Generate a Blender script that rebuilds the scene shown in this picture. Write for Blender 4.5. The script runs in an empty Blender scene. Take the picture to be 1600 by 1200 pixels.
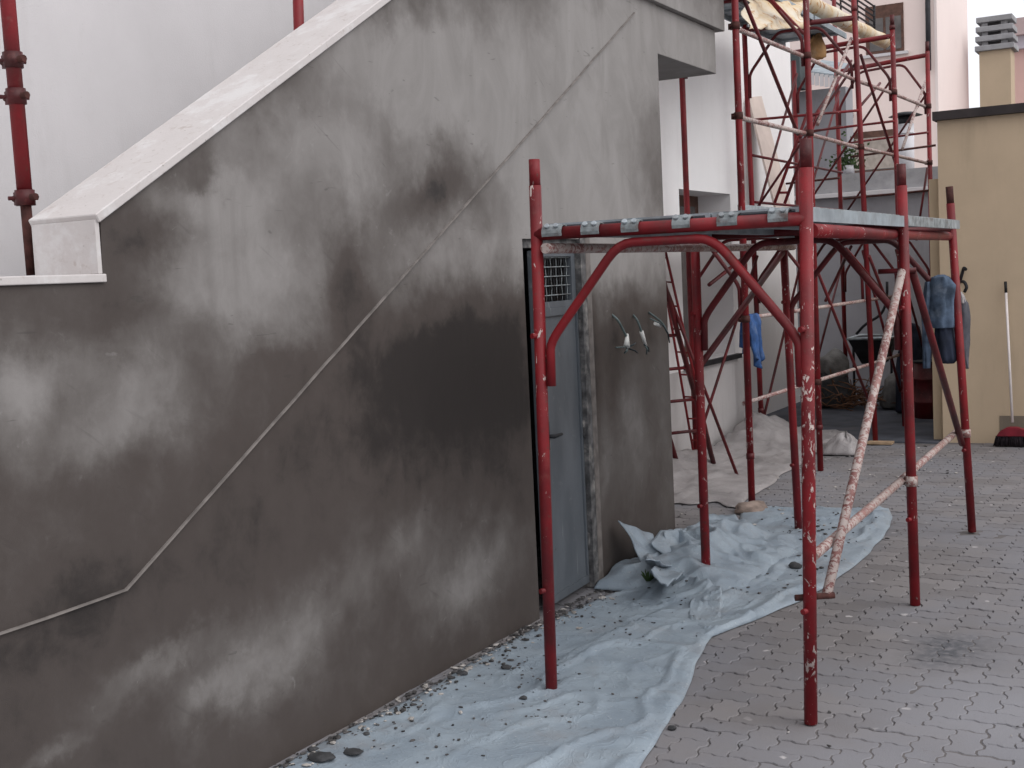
import bpy, bmesh, math, random
from mathutils import Vector, Matrix, noise
random.seed(7)
R_ = math.radians
scene = bpy.context.scene
COL = scene.collection

# ------------------------------------------------------------------ camera
FPX = 1985.464
RW = ((0.87577, -0.001241, -0.482727), (0.480397, -0.095931, 0.871789), (-0.04739, -0.995387, -0.083418))
CAM = Vector((2.88, 0.0, 1.66))
cd = bpy.data.cameras.new('camera'); co = bpy.data.objects.new('camera', cd); COL.objects.link(co)
cd.sensor_width = 36; cd.lens = 36 * FPX / 1600; cd.clip_end = 2000; cd.clip_start = 0.05
m = Matrix([[RW[i][0], -RW[i][1], -RW[i][2], 0] for i in range(3)] + [[0, 0, 0, 1]])
q = m.to_quaternion().normalized()
co.rotation_mode = 'QUATERNION'; co.rotation_quaternion = q; co.location = CAM
scene.camera = co
scene.render.resolution_x = 1024; scene.render.resolution_y = 768

# ------------------------------------------------------------------ light
SUN_EL, SUN_AZ = 47, 96          # degrees; azimuth measured from +Y towards +X
w = bpy.data.worlds.new('World'); scene.world = w; w.use_nodes = True
wn = w.node_tree; bg = wn.nodes['Background']
sky = wn.nodes.new('ShaderNodeTexSky'); sky.sky_type = 'NISHITA'; sky.sun_disc = False
sky.sun_elevation = R_(SUN_EL); sky.sun_rotation = R_(SUN_AZ)
sky.dust_density = 7.0; sky.air_density = 1.0; sky.ozone_density = 1.0
hs = wn.nodes.new('ShaderNodeHueSaturation'); hs.inputs['Saturation'].default_value = 0.16; hs.inputs['Value'].default_value = 1.0
ov = wn.nodes.new('ShaderNodeMix'); ov.data_type = 'RGBA'; ov.inputs[0].default_value = .78      # cloud veil evens the sky out
ov.inputs[7].default_value = (8.6, 8.75, 9.2, 1)
wn.links.new(sky.outputs[0], hs.inputs['Color']); wn.links.new(hs.outputs[0], ov.inputs[6]); wn.links.new(ov.outputs[2], bg.inputs[0])
bg.inputs[1].default_value = 0.15
sl = bpy.data.lights.new('sun', 'SUN'); sl.energy = 1.1; sl.angle = R_(60); sl.color = (1, .97, .93)
so = bpy.data.objects.new('sun', sl); COL.objects.link(so)
sd = Vector((math.sin(R_(SUN_AZ)) * math.cos(R_(SUN_EL)), math.cos(R_(SUN_AZ)) * math.cos(R_(SUN_EL)), math.sin(R_(SUN_EL))))
so.rotation_mode = 'QUATERNION'; so.rotation_quaternion = sd.to_track_quat('Z', 'Y'); so.location = (6, -4, 12)
scene.view_settings.view_transform = 'Standard'; scene.view_settings.look = 'None'
scene.view_settings.gamma = 1; scene.view_settings.use_curve_mapping = False
scene.view_settings.exposure = -0.06
scene.cycles.max_bounces = 6; scene.cycles.diffuse_bounces = 3; scene.cycles.glossy_bounces = 2

# ------------------------------------------------------------------ measuring helpers (photo point -> place on a known plane)
def _ray(p):
    d = ((p[0] - 800) / FPX, (p[1] - 600) / FPX, 1.0)
    return Vector([sum(RW[i][k] * d[k] for k in range(3)) for i in range(3)])
def GX(p, x): r = _ray(p); return CAM + r * ((x - CAM.x) / r.x)
def GY(p, y): r = _ray(p); return CAM + r * ((y - CAM.y) / r.y)
def GZ(p, z=0.0): r = _ray(p); return CAM + r * ((z - CAM.z) / r.z)
V = Vector

# ------------------------------------------------------------------ object helpers
def tag(o, label=None, cat=None, group=None, kind=None):
    if label: o['label'] = label
    if cat: o['category'] = cat
    if group: o['group'] = group
    if kind: o['kind'] = kind
    return o
def thing(name, loc, label, cat, group=None):
    o = bpy.data.objects.new(name, None); COL.objects.link(o); o.location = loc
    o.empty_display_size = .1
    return tag(o, label, cat, group)
def link(name, me, mat, parent=None):
    o = bpy.data.objects.new(name, me); COL.objects.link(o)
    if mat and not me.materials: me.materials.append(mat)
    if parent is not None:
        o.parent = parent
        if parent.type == 'EMPTY': o.location = -parent.location
    return o
def obj(name, bm, mat, parent=None, smooth=False):
    me = bpy.data.meshes.new(name); bmesh.ops.recalc_face_normals(bm, faces=bm.faces)
    bm.to_mesh(me); bm.free()
    if smooth:
        for p in me.polygons: p.use_smooth = True
    return link(name, me, mat, parent)
def hexa(bm, c):                      # c: 8 corners, bottom ring then top ring
    v = [bm.verts.new(x) for x in c]
    for f in ((0, 3, 2, 1), (4, 5, 6, 7), (0, 1, 5, 4), (1, 2, 6, 5), (2, 3, 7, 6), (3, 0, 4, 7)):
        bm.faces.new([v[i] for i in f])
def box(bm, x0, x1, y0, y1, z0, z1):
    hexa(bm, [(x0, y0, z0), (x1, y0, z0), (x1, y1, z0), (x0, y1, z0), (x0, y0, z1), (x1, y0, z1), (x1, y1, z1), (x0, y1, z1)])
def boxo(name, b, mat, parent=None, bev=0.0):
    bm = bmesh.new(); box(bm, *b)
    if bev: bmesh.ops.bevel(bm, geom=bm.edges[:], offset=bev, segments=2, profile=.5, affect='EDGES')
    return obj(name, bm, mat, parent)
def prism_x(bm, poly, x0, x1):        # poly of (y, z)
    a = [bm.verts.new((x0, y, z)) for y, z in poly]; b = [bm.verts.new((x1, y, z)) for y, z in poly]
    bm.faces.new(a[::-1]); bm.faces.new(b)
    n = len(poly)
    for i in range(n): bm.faces.new((a[i], a[(i + 1) % n], b[(i + 1) % n], b[i]))
def prism_y(bm, poly, y0, y1):        # poly of (x, z)
    a = [bm.verts.new((x, y0, z)) for x, z in poly]; b = [bm.verts.new((x, y1, z)) for x, z in poly]
    bm.faces.new(a); bm.faces.new(b[::-1]); n = len(poly)
    for i in range(n): bm.faces.new((a[i], b[i], b[(i + 1) % n], a[(i + 1) % n]))
def add_tube(bm, pts, r, seg=12, cap=True):
    pts = [V(p) for p in pts]; n = len(pts)
    rr = r if isinstance(r, (list, tuple)) else [r] * n
    t0 = (pts[1] - pts[0]).normalized()
    up = V((0, 0, 1)) if abs(t0.z) < .9 else V((1, 0, 0))
    nx = t0.cross(up).normalized(); rings = []
    for i in range(n):
        a = (pts[i] - pts[i - 1]).normalized() if i else t0
        b = (pts[i + 1] - pts[i]).normalized() if i < n - 1 else a
        t = (a + b).normalized(); nx = (nx - t * nx.dot(t)).normalized(); ny = t.cross(nx)
        k = 1 / max(.6, t.dot(b))
        rings.append([bm.verts.new(pts[i] + (nx * math.cos(2 * math.pi * j / seg) + ny * math.sin(2 * math.pi * j / seg)) * rr[i] * k) for j in range(seg)])
    for i in range(n - 1):
        for j in range(seg):
            f = bm.faces.new((rings[i][j], rings[i][(j + 1) % seg], rings[i + 1][(j + 1) % seg], rings[i + 1][j])); f.smooth = True
    if cap: bm.faces.new(rings[0][::-1]); bm.faces.new(rings[-1])
def tube(name, pts, r, mat, parent=None, seg=12):
    bm = bmesh.new(); add_tube(bm, pts, r, seg)
    me = bpy.data.meshes.new(name); bm.normal_update(); bm.to_mesh(me); bm.free()
    return link(name, me, mat, parent)
def curve_pts(pts, n=5, k=.35):       # round the corners of a polyline
    pts = [V(p) for p in pts]; out = [pts[0]]
    for i in range(1, len(pts) - 1):
        a = pts[i] + (pts[i - 1] - pts[i]) * k; b = pts[i] + (pts[i + 1] - pts[i]) * k
        for j in range(n + 1):
            t = j / n; out.append(a.lerp(pts[i], t).lerp(pts[i].lerp(b, t), t))
    out.append(pts[-1]); return out
def grid_obj(name, nu, nv, fn, mat, parent=None, thick=0.0, smooth=True):
    bm = bmesh.new(); vs = [[bm.verts.new(fn(i / nu, j / nv)) for j in range(nv + 1)] for i in range(nu + 1)]
    for i in range(nu):
        for j in range(nv): bm.faces.new((vs[i][j], vs[i + 1][j], vs[i + 1][j + 1], vs[i][j + 1]))
    o = obj(name, bm, mat, parent, smooth)
    if thick: md = o.modifiers.new('s', 'SOLIDIFY'); md.thickness = thick
    return o
def N1(x, y, z=0., s=1.): return noise.noise(V((x * s, y * s, z * s)))
def fb(x, y, z=0., s=1., o=4): return noise.fractal(V((x * s, y * s, z * s)), .8, 2.0, o)

# ------------------------------------------------------------------ materials
class NT:
    def __init__(s, name):
        s.m = bpy.data.materials.new(name); s.m.use_nodes = True; s.t = s.m.node_tree
        s.b = s.t.nodes['Principled BSDF']
        s.pos = s.t.nodes.new('ShaderNodeNewGeometry').outputs['Position']
    def set(s, sock, v):
        if isinstance(v, bpy.types.NodeSocket): s.t.links.new(v, sock)
        elif isinstance(v, (tuple, list)) and len(v) == 3 and sock.type == 'RGBA': sock.default_value = (*v, 1)
        else: sock.default_value = v
    def n(s, typ, out=0, props=None, **kw):
        nd = s.t.nodes.new('ShaderNode' + typ)
        for k, v in (props or {}).items(): setattr(nd, k, v)
        for k, v in kw.items():
            key = int(k[1:]) if k[0] == '_' and k[1:].isdigit() else k.replace('_', ' ')
            s.set(nd.inputs[key], v)
        return nd.outputs[out]
    def math(s, op, a, b=0., c=0.): return s.n('Math', props={'operation': op}, _0=a, _1=b, _2=c)
    def noise(s, scale, detail=4., rough=.55, vec=None, out='Fac', dist=0.): 
        return s.n('TexNoise', out, Vector=vec or s.pos, Scale=scale, Detail=detail, Roughness=rough, Distortion=dist)
    def ramp(s, fac, a, b): return s.n('MapRange', props={'interpolation_type': 'SMOOTHSTEP'}, Value=fac, From_Min=a, From_Max=b)
    def mix(s, f, a, b): 
        nd = s.t.nodes.new('ShaderNodeMix'); nd.data_type = 'RGBA'
        s.set(nd.inputs[0], f); s.set(nd.inputs[6], a); s.set(nd.inputs[7], b); return nd.outputs[2]
    def scale(s, v, k): return s.n('VectorMath', props={'operation': 'MULTIPLY'}, _0=v, _1=k)
    def vor(s, scale, vec=None, out='Distance'): return s.n('TexVoronoi', out, Vector=vec or s.pos, Scale=scale)
    def bump(s, h, st=.2, d=.01):
        nd = s.t.nodes.new('ShaderNodeBump'); nd.inputs['Strength'].default_value = st; nd.inputs['Distance'].default_value = d
        s.t.links.new(h, nd.inputs['Height']); s.t.links.new(nd.outputs[0], s.b.inputs['Normal'])
    def fin(s, col, rough=.8, metal=0., spec=.3):
        s.set(s.b.inputs['Base Color'], col); s.set(s.b.inputs['Roughness'], rough); s.set(s.b.inputs['Metallic'], metal)
        s.b.inputs['Specular IOR Level'].default_value = spec; return s.m

def mat_plain(name, col, var=.12, scale=6., rough=.8, metal=0., bump=.1, bd=.004, spec=.3, dirt=None, dscale=2.5):
    k = NT(name); nz = k.noise(scale, 6.)
    lo = tuple(c * (1 - var) for c in col); hi = tuple(min(1, c * (1 + var)) for c in col)
    c = k.mix(k.ramp(nz, .3, .7), lo, hi)
    if dirt: c = k.mix(k.ramp(k.noise(dscale, 8., .65), .5, .75), c, dirt)
    k.bump(k.noise(scale * 9, 4.), bump, bd); return k.fin(c, rough, metal, spec)

def mat_red(name, splat=.5, base=(.222, .011, .016), dark=(.105, .009, .012), white=(.54, .46, .43)):
    k = NT(name)
    c = k.mix(k.ramp(k.noise(4., 6.), .35, .7), base, dark)
    c = k.mix(k.ramp(k.noise(38., 5.), .58, .75), c, (.13, .03, .027))
    c = k.mix(k.math('MULTIPLY', k.ramp(k.noise(9., 6., .7), .58, .74), .35), c, (.27, .075, .07))
    c = k.mix(k.math('MULTIPLY', k.ramp(k.noise(6., 7., .7, vec=k.scale(k.pos, (1, 1, .5))), .56, .70), .7), c, (.075, .022, .018))
    zone = k.noise(3.1, 3.)
    fine = k.noise(40., 6., .68, vec=k.scale(k.pos, (1, 1, .5 if splat < 1.2 else 1.)), dist=.9)
    lim = k.math('MULTIPLY_ADD', zone, -.34 * min(1, splat + .4), .80 + .10 - .13 * splat)
    spot = k.ramp(k.math('SUBTRACT', fine, lim), -.012, .018)
    c = k.mix(k.math('MULTIPLY', spot, .9), c, white)
    k.bump(k.math('MULTIPLY_ADD', spot, .6, k.noise(60., 4.)), .35, .003)
    return k.fin(c, .52, 0., .35)

def mat_plaster():
    k = NT('fresh_plaster')
    wv = k.n('VectorMath', props={'operation': 'SUBTRACT'}, _0=k.noise(2.3, 9., .66, out='Color'), _1=(.5, .5, .5))
    wp = k.n('VectorMath', props={'operation': 'ADD'}, _0=k.pos, _1=k.scale(wv, (.0, .42, .52)))
    blobs = [  # x, y, rx, ry (photo px, moved to the wall plane), dryness
        (400, 430, 120, 120, .75), (340, 300, 80, 40, .5), (470, 215, 130, 70, .6), (620, 100, 110, 80, .75), (560, 290, 60, 90, .45),
        (770, 130, 120, 120, .85), (930, 170, 90, 180, .95), (1060, 60, 90, 90, 1.1), (970, 390, 80, 80, .85), (870, 330, 60, 80, .7),
        (745, 395, 90, 55, .55), (660, 430, 60, 60, .3), (50, 570, 80, 70, .68), (225, 640, 80, 80, .62), (120, 700, 110, 50, .35), (100, 850, 80, 45, .14),
        (20, 640, 50, 60, .4), (140, 930, 200, 60, -.2), (520, 620, 120, 60, .10), (300, 380, 200, 120, .18), (700, 240, 220, 160, .15), (270, 470, 50, 40, .2),
        (255, 1035, 80, 25, .42), (400, 1030, 60, 60, .46), (470, 990, 40, 60, .32), (705, 925, 60, 55, .52), (640, 850, 55, 45, .40), (765, 860, 45, 60, .36),
        (540, 930, 60, 60, .28), (90, 1180, 60, 22, .4), (330, 1090, 60, 35, .4), (200, 1090, 60, 30, .2), (570, 800, 50, 40, .15),
        (985, 650, 22, 110, .5), (1035, 640, 25, 160, .35), (950, 720, 20, 60, .25), (830, 640, 12, 260, .18), (940, 600, 10, 250, .25),
        (680, 285, 30, 32, -.55), (600, 205, 26, 70, -.3), (550, 420, 28, 70, -.6), (815, 165, 22, 45, -.4), (215, 375, 45, 55, -.5), (305, 265, 32, 25, -.4),
        (770, 580, 170, 120, -.42), (640, 600, 120, 90, -.12), (990, 500, 70, 40, -.25), (700, 250, 18, 50, -.25), (640, 330, 30, 40, -.2), (900, 440, 30, 30, -.1), (170, 490, 40, 30, -.25), (430, 560, 60, 30, -.2)]
    tot = None
    for (x, y, rx, ry, a) in blobs:
        c = GX((x, y), 0); ex = GX((x + rx, y), 0); ez = GX((x, y + ry), 0)
        iy = 1 / max(.05, abs(ex.y - c.y)); iz = 1 / max(.04, abs(ez.z - c.z))
        dv = k.n('VectorMath', props={'operation': 'MULTIPLY'}, _0=k.n('VectorMath', props={'operation': 'SUBTRACT'}, _0=wp, _1=(0, c.y, c.z)), _1=(0, iy, iz))
        d2 = k.n('VectorMath', 'Value', props={'operation': 'DOT_PRODUCT'}, _0=dv, _1=dv)
        e = k.math('POWER', .42, d2)
        tot = k.math('MULTIPLY_ADD', e, a, tot if tot is not None else .03)
    st = k.scale(k.n('VectorMath', props={'operation': 'ADD'}, _0=k.pos, _1=k.scale(wv, (0, .25, .25))), (1, 1.25, .78))
    streak = k.noise(2.6, 7., .60, vec=st); nz = k.noise(8., 10., .68, dist=.5)
    d = k.math('ADD', tot, k.math('MULTIPLY', k.math('SUBTRACT', streak, .5), .62))
    d = k.math('ADD', d, k.math('MULTIPLY', k.math('SUBTRACT', nz, .5), .46))
    soak = k.mix(k.noise(1.3, 3.), (.026, .0215, .0205), (.034, .028, .0265))
    wet = k.mix(k.noise(1.9, 5.), (.062, .050, .0455), (.084, .069, .063))
    mid = k.mix(k.noise(4., 4.), (.125, .111, .104), (.158, .144, .137))
    smear = k.noise(2.4, 8., .62, vec=k.scale(k.pos, (1, 1.5, .8)), dist=.9)
    dry = k.mix(k.ramp(smear, .3, .7), (.235, .220, .212), (.298, .281, .273))
    c = k.mix(k.ramp(d, -.30, .02), soak, wet); c = k.mix(k.ramp(d, .0, .55), c, mid); c = k.mix(k.ramp(d, .34, 1.0), c, dry)
    bloom = k.ramp(k.noise(14., 9., .7, dist=.7), .60, .74); c = k.mix(k.math('MULTIPLY', bloom, k.math('MULTIPLY', k.ramp(d, .0, .4), .35)), c, (.34, .325, .32))
    stroke = k.ramp(k.noise(7., 3., .5, vec=k.scale(k.n('VectorRotate', props={'rotation_type': 'X_AXIS'}, Vector=k.pos, Angle=.6), (1, .35, 5.5)), dist=.3), .66, .76)
    c = k.mix(k.math('MULTIPLY', stroke, .22), c, (.05, .043, .041))
    grain = k.noise(300., 3.); c = k.mix(k.math('MULTIPLY', grain, .35), c, k.mix(.5, c, (.02, .02, .02)))
    sc = k.ramp(k.noise(9., 2., vec=k.scale(k.pos, (1, .6, 3.2)), dist=1.5), .70, .76)
    c = k.mix(k.math('MULTIPLY', sc, .35), c, (.05, .045, .042))
    trowel = k.noise(5.5, 5., .5, vec=k.scale(k.pos, (1, 1, .6)), dist=.8)
    k.bump(k.math('MULTIPLY_ADD', grain, .10, trowel), .32, .012)
    return k.fin(c, k.math('MULTIPLY_ADD', k.ramp(d, .1, .7), .25, .62), 0., .28)

def mat_render(name, col, stain, streak=.35, mott=.10, sc=1.0):
    k = NT(name)
    c = k.mix(k.ramp(k.noise(1.4 * sc, 7., .6), .3, .7), tuple(x * (1 - mott) for x in col), tuple(min(1, x * (1 + mott * .6)) for x in col))
    stn = k.noise(4.5 * sc, 7., .65, vec=k.scale(k.pos, (1, 1, .16)))
    c = k.mix(k.math('MULTIPLY', k.ramp(stn, .52, .74), streak), c, stain)
    c = k.mix(k.math('MULTIPLY', k.ramp(k.noise(2.2 * sc, 9., .72, dist=.5), .56, .72), streak * .8), c, stain)
    pit = k.ramp(k.vor(26. * sc), .06, .02); c = k.mix(k.math('MULTIPLY', k.math('MULTIPLY', pit, k.ramp(k.noise(3.), .5, .6)), .5), c, tuple(x * .45 for x in col))
    k.bump(k.math('MULTIPLY_ADD', k.noise(7. * sc, 4.), 1.2, k.noise(150. * sc, 4.)), .22, .006); return k.fin(c, .9)
M = {}
M['plaster'] = mat_plaster()
M['white'] = mat_render('white_render', (.615, .59, .60), (.50, .475, .475), .38, .05)
def mat_marble():
    k = NT('pale_marble'); c = k.mix(k.noise(9., 6.), (.60, .565, .555), (.52, .485, .475))
    c = k.mix(k.ramp(k.noise(28., 5., dist=1.2), .57, .72), c, (.47, .42, .40))
    c = k.mix(k.ramp(k.vor(24.), .10, .02), c, (.30, .27, .25))
    c = k.mix(k.ramp(k.noise(4., 8., .7), .5, .62), c, (.63, .61, .605))
    k.bump(k.noise(70., 5.), .25, .004); return k.fin(c, .7)
M['marble'] = mat_marble()
M['bead'] = mat_plain('plaster_bead', (.15, .134, .126), .25, 16, .9)
M['red'] = mat_red('red_scaffold_paint', .62); M['red_clean'] = mat_red('red_scaffold_paint_clean', .12)
M['red_splat'] = mat_red('red_scaffold_paint_splashed', .95)
M['red_dark'] = mat_red('dark_red_scaffold_paint', .10, (.13, .010, .014), (.045, .008, .009))
M['pale_pipe'] = mat_red('plaster_coated_pipe', 1.9, (.30, .16, .145), (.19, .075, .07), (.45, .385, .36))
M['rust'] = mat_plain('rusty_steel', (.075, .028, .024), .4, 30, .8, .2, .3)
M['steel'] = mat_plain('galvanised_steel', (.36, .40, .43), .22, 14, .5, .45, .12, spec=.5, dirt=(.22, .22, .22))
M['hook'] = mat_plain('scuffed_steel_hook', (.25, .275, .285), .35, 22, .6, .3, .3, dirt=(.12, .075, .065), dscale=16)
M['steel_dull'] = mat_plain('dull_galvanised_steel', (.30, .34, .37), .2, 9, .6, .3, .1, dirt=(.18, .18, .18))
def mat_door():
    k = NT('grey_blue_sheet_steel'); st = k.noise(4., 6., .6, vec=k.scale(k.pos, (1.2, 1.2, .5)))
    c = k.mix(k.ramp(st, .3, .7), (.095, .108, .124), (.140, .156, .176)); c = k.mix(k.ramp(k.noise(9., 8., .7), .60, .74), c, (.24, .25, .26)); c = k.mix(k.math('MULTIPLY', k.ramp(k.noise(30., 3., .5, vec=k.scale(k.pos, (1, 1.5, .12)), dist=.4), .68, .74), .6), c, (.33, .34, .35)); c = k.mix(k.ramp(k.noise(5., 8., .72), .62, .72), c, (.07, .066, .062))
    k.bump(k.noise(3., 3.), .2, .01); return k.fin(c, .5, .25, .4)
M['door'] = mat_door()
M['door_frame'] = mat_plain('raw_frame', (.10, .098, .10), .5, 18, .75, .1, .3, dirt=(.3, .28, .26), dscale=9)
M['dark'] = mat_plain('dark_void', (.02, .018, .018), .3, 4, .9)
def mat_tarp(name, a, b, dirt):
    k = NT(name); c = k.mix(k.ramp(k.noise(3.5, 7., .6), .3, .7), a, b)
    c = k.mix(k.math('MULTIPLY', k.ramp(k.noise(2.2, 9., .72), .50, .68), .55), c, dirt)
    c = k.mix(k.math('MULTIPLY', k.ramp(k.noise(17., 7., .72, dist=.8), .58, .70), .5), c, (.13, .13, .135))
    c = k.mix(k.math('MULTIPLY', k.ramp(k.noise(60., 3.), .66, .74), .5), c, (.6, .6, .58))
    cr = k.math('ABSOLUTE', k.math('SUBTRACT', k.noise(5.5, 3., .5, dist=1.6), .5)); cr2 = k.math('ABSOLUTE', k.math('SUBTRACT', k.noise(11., 3., .5, dist=1.2), .5))
    crease = k.math('ADD', k.ramp(cr, .03, .0), k.math('MULTIPLY', k.ramp(cr2, .03, .0), .5))
    k.bump(k.math('MULTIPLY_ADD', crease, .8, k.noise(22., 6., .65, dist=.6)), .27, .008); return k.fin(c, .46, 0., .45)
M['tarp'] = mat_tarp('blue_grey_tarpaulin', (.225, .272, .322), (.30, .355, .405), (.225, .225, .235))
M['nylon'] = mat_tarp('dusty_white_nylon', (.27, .25, .25), (.36, .335, .335), (.20, .18, .178))
def mat_paver():
    k = NT('concrete_paver'); g = k.t.nodes.new('ShaderNodeNewGeometry'); oi = k.t.nodes.new('ShaderNodeObjectInfo')
    rnd = k.math('FRACT', k.math('ADD', g.outputs['Random Per Island'], oi.outputs['Random']))
    c = k.mix(rnd, (.158, .146, .147), (.220, .204, .204))
    c = k.mix(k.ramp(k.noise(1.1, 6., .6), .35, .68), c, (.19, .188, .205))
    # pale dust spread over the near right of the yard, an oil mark and mortar drips
    def spot(cx, cy, rx, ry, sc=.3):
        w_ = k.n('VectorMath', props={'operation': 'ADD'}, _0=k.pos, _1=k.scale(k.noise(5., 5., .7, out='Color'), (sc, sc, 0)))
        dv = k.n('VectorMath', props={'operation': 'MULTIPLY'}, _0=k.n('VectorMath', props={'operation': 'SUBTRACT'}, _0=w_, _1=(cx + sc / 2, cy + sc / 2, 0)), _1=(1 / rx, 1 / ry, 0))
        return k.math('POWER', .4, k.n('VectorMath', 'Value', props={'operation': 'DOT_PRODUCT'}, _0=dv, _1=dv))
    dust = k.math('MAXIMUM', spot(2.25, 4.75, .45, .5), k.math('MULTIPLY', spot(1.85, 4.15, .35, .25), .6))
    c = k.mix(k.math('MULTIPLY', dust, .75), c, (.255, .252, .272))
    oil = k.math('MULTIPLY', spot(1.90, 5.50, .14, .22, .25), k.ramp(k.noise(22., 6., .7), .30, .6))
    c = k.mix(k.math('MULTIPLY', oil, .8), c, (.05, .055, .065))
    wp = k.n('VectorMath', props={'operation': 'ADD'}, _0=k.pos, _1=k.scale(k.noise(25., 3., out='Color'), (.05, .05, 0)))
    drip = k.math('MULTIPLY', k.ramp(k.vor(7., wp), .13, .07), k.ramp(k.noise(1.7, 2.), .50, .60))
    c = k.mix(k.math('MULTIPLY', drip, .8), c, (.55, .52, .52))
    c = k.mix(k.ramp(k.noise(55., 5., .7), .60, .80), c, (.15, .135, .135))
    k.bump(k.noise(170., 3.), .35, .004); return k.fin(c, .88)
M['paver'] = mat_paver()
M['sand'] = mat_plain('joint_sand', (.075, .066, .064), .3, 20, .95)
M['passage'] = mat_plain('dark_concrete_floor', (.075, .08, .098), .3, 3, .85, dirt=(.12, .115, .12))
M['white_pale'] = mat_render('pale_white_render', (.86, .835, .835), (.66, .63, .625), .3, .03)  # lighter white for the yard side of the house
M['white_shaded'] = mat_render('shaded_white_render', (.52, .495, .495), (.36, .335, .33), .45, .08)  # darker wall colour with the shade under the decks painted in
M['patch'] = mat_render('damp_patch', (.22, .18, .14), (.13, .11, .09), .5, .2)
M['yellow'] = mat_render('ochre_render', (.54, .42, .295), (.38, .295, .205), .38, .07)
M['yellow_trim'] = mat_render('ochre_reveal', (.50, .39, .265), (.36, .28, .19), .4, .08)
M['coping_dark'] = mat_plain('dark_sheet_coping', (.035, .028, .028), .3, 5, .6)
M['pink'] = mat_render('pink_render', (.86, .715, .665), (.68, .55, .51), .3, .04, .35)
M['pink_pale'] = mat_render('pale_pink_render', (.84, .735, .70), (.72, .62, .59), .3, .03, .35)
M['rose'] = mat_plain('rose_render', (.62, .42, .38), .04, .6, .9)
M['lilac'] = mat_plain('lilac_trim', (.52, .50, .56), .04, 2, .9)
M['mauve'] = mat_plain('mauve_trim', (.45, .36, .36), .04, 2, .9)
M['concrete'] = mat_plain('grey_concrete', (.34, .335, .345), .18, 5, .9, bump=.3, bd=.01, dirt=(.22, .22, .22))
M['backwall'] = mat_render('rear_grey_render', (.30, .295, .315), (.19, .185, .19), .5, .10)
M['brownwood'] = mat_plain('brown_window_wood', (.11, .055, .04), .25, 8, .6)
M['glass'] = mat_plain('window_glass', (.10, .085, .08), .3, 3, .15, spec=.6, bump=.0)
M['curtain'] = mat_plain('curtain', (.38, .33, .29), .15, 9, .9)
M['iron'] = mat_plain('dark_iron', (.03, .03, .034), .3, 10, .6, .3)
M['black'] = mat_plain('black_rubber', (.012, .012, .013), .3, 10, .6)
M['flue'] = mat_plain('white_flue_pipe', (.66, .65, .68), .05, 2, .5)
M['denim'] = mat_plain('faded_denim', (.075, .105, .155), .45, 12, .95, bump=.4, dirt=(.17, .20, .25), dscale=7)
M['navy'] = mat_plain('navy_cloth', (.020, .025, .042), .4, 9, .95, bump=.3)
M['greycloth'] = mat_plain('grey_cloth', (.085, .085, .10), .3, 9, .95, bump=.3)
M['bluecloth'] = mat_plain('blue_towel', (.030, .075, .20), .35, 14, .95, bump=.4, dirt=(.10, .15, .27), dscale=9)
M['wood'] = mat_plain('wood_block', (.40, .28, .18), .25, 14, .85)
M['stone'] = mat_plain('brown_stone', (.26, .20, .17), .3, 12, .9, bump=.4, bd=.01)
M['lump'] = mat_plain('grey_mortar', (.05, .05, .053), .3, 18, .9, bump=.4, bd=.01)
M['crumb'] = mat_plain('mortar_crumbs', (.07, .066, .066), .7, 25, .95)
M['crumb_pale'] = mat_plain('pale_mortar_crumbs', (.38, .355, .335), .4, 25, .95)
M['stick'] = mat_plain('white_broom_handle', (.72, .66, .64), .08, 9, .5)
M['redplastic'] = mat_plain('red_plastic', (.19, .014, .026), .25, 9, .5, dirt=(.10, .03, .03))
M['bristle'] = mat_plain('dark_bristles', (.018, .012, .016), .4, 60, .9)
def mat_roll():
    k = NT('stained_yellow_sheet'); c = k.mix(k.ramp(k.noise(5., 6.), .3, .7), (.60, .45, .27), (.66, .60, .50))
    c = k.mix(k.ramp(k.noise(9., 6., .65, dist=1.), .55, .66), c, (.42, .19, .05)); k.bump(k.noise(25., 5.), .5, .01); return k.fin(c, .75)
M['roll'] = mat_roll()
M['orange'] = mat_plain('orange_stained_sheet', (.38, .21, .09), .3, 7, .7, dirt=(.50, .42, .34), dscale=4)
M['board'] = mat_plain('pale_board', (.62, .52, .47), .08, 4, .85)
M['edge'] = mat_plain('board_edge', (.12, .09, .07), .2, 9, .9)
M['sack'] = mat_plain('grey_sack', (.17, .165, .16), .3, 7, .9, bump=.4, bd=.02)
M['twig'] = mat_plain('brown_twigs', (.17, .085, .05), .4, 9, .9)
M['leaf'] = mat_plain('plant_leaf', (.045, .075, .025), .4, 9, .6)
M['grass_leaf'] = mat_plain('weed_leaf', (.05, .09, .03), .4, 9, .7)
M['cable'] = mat_plain('grey_cable', (.10, .13, .13), .3, 20, .5)
M['cable_dark'] = mat_plain('dark_cable', (.02, .03, .035), .3, 20, .5)
M['tape'] = mat_plain('white_tape', (.62, .62, .60), .15, 30, .6)
M['roofdark'] = mat_plain('dark_slate', (.07, .085, .09), .2, 5, .7)
M['terracotta'] = mat_plain('terracotta', (.30, .13, .08), .2, 7, .85)

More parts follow.
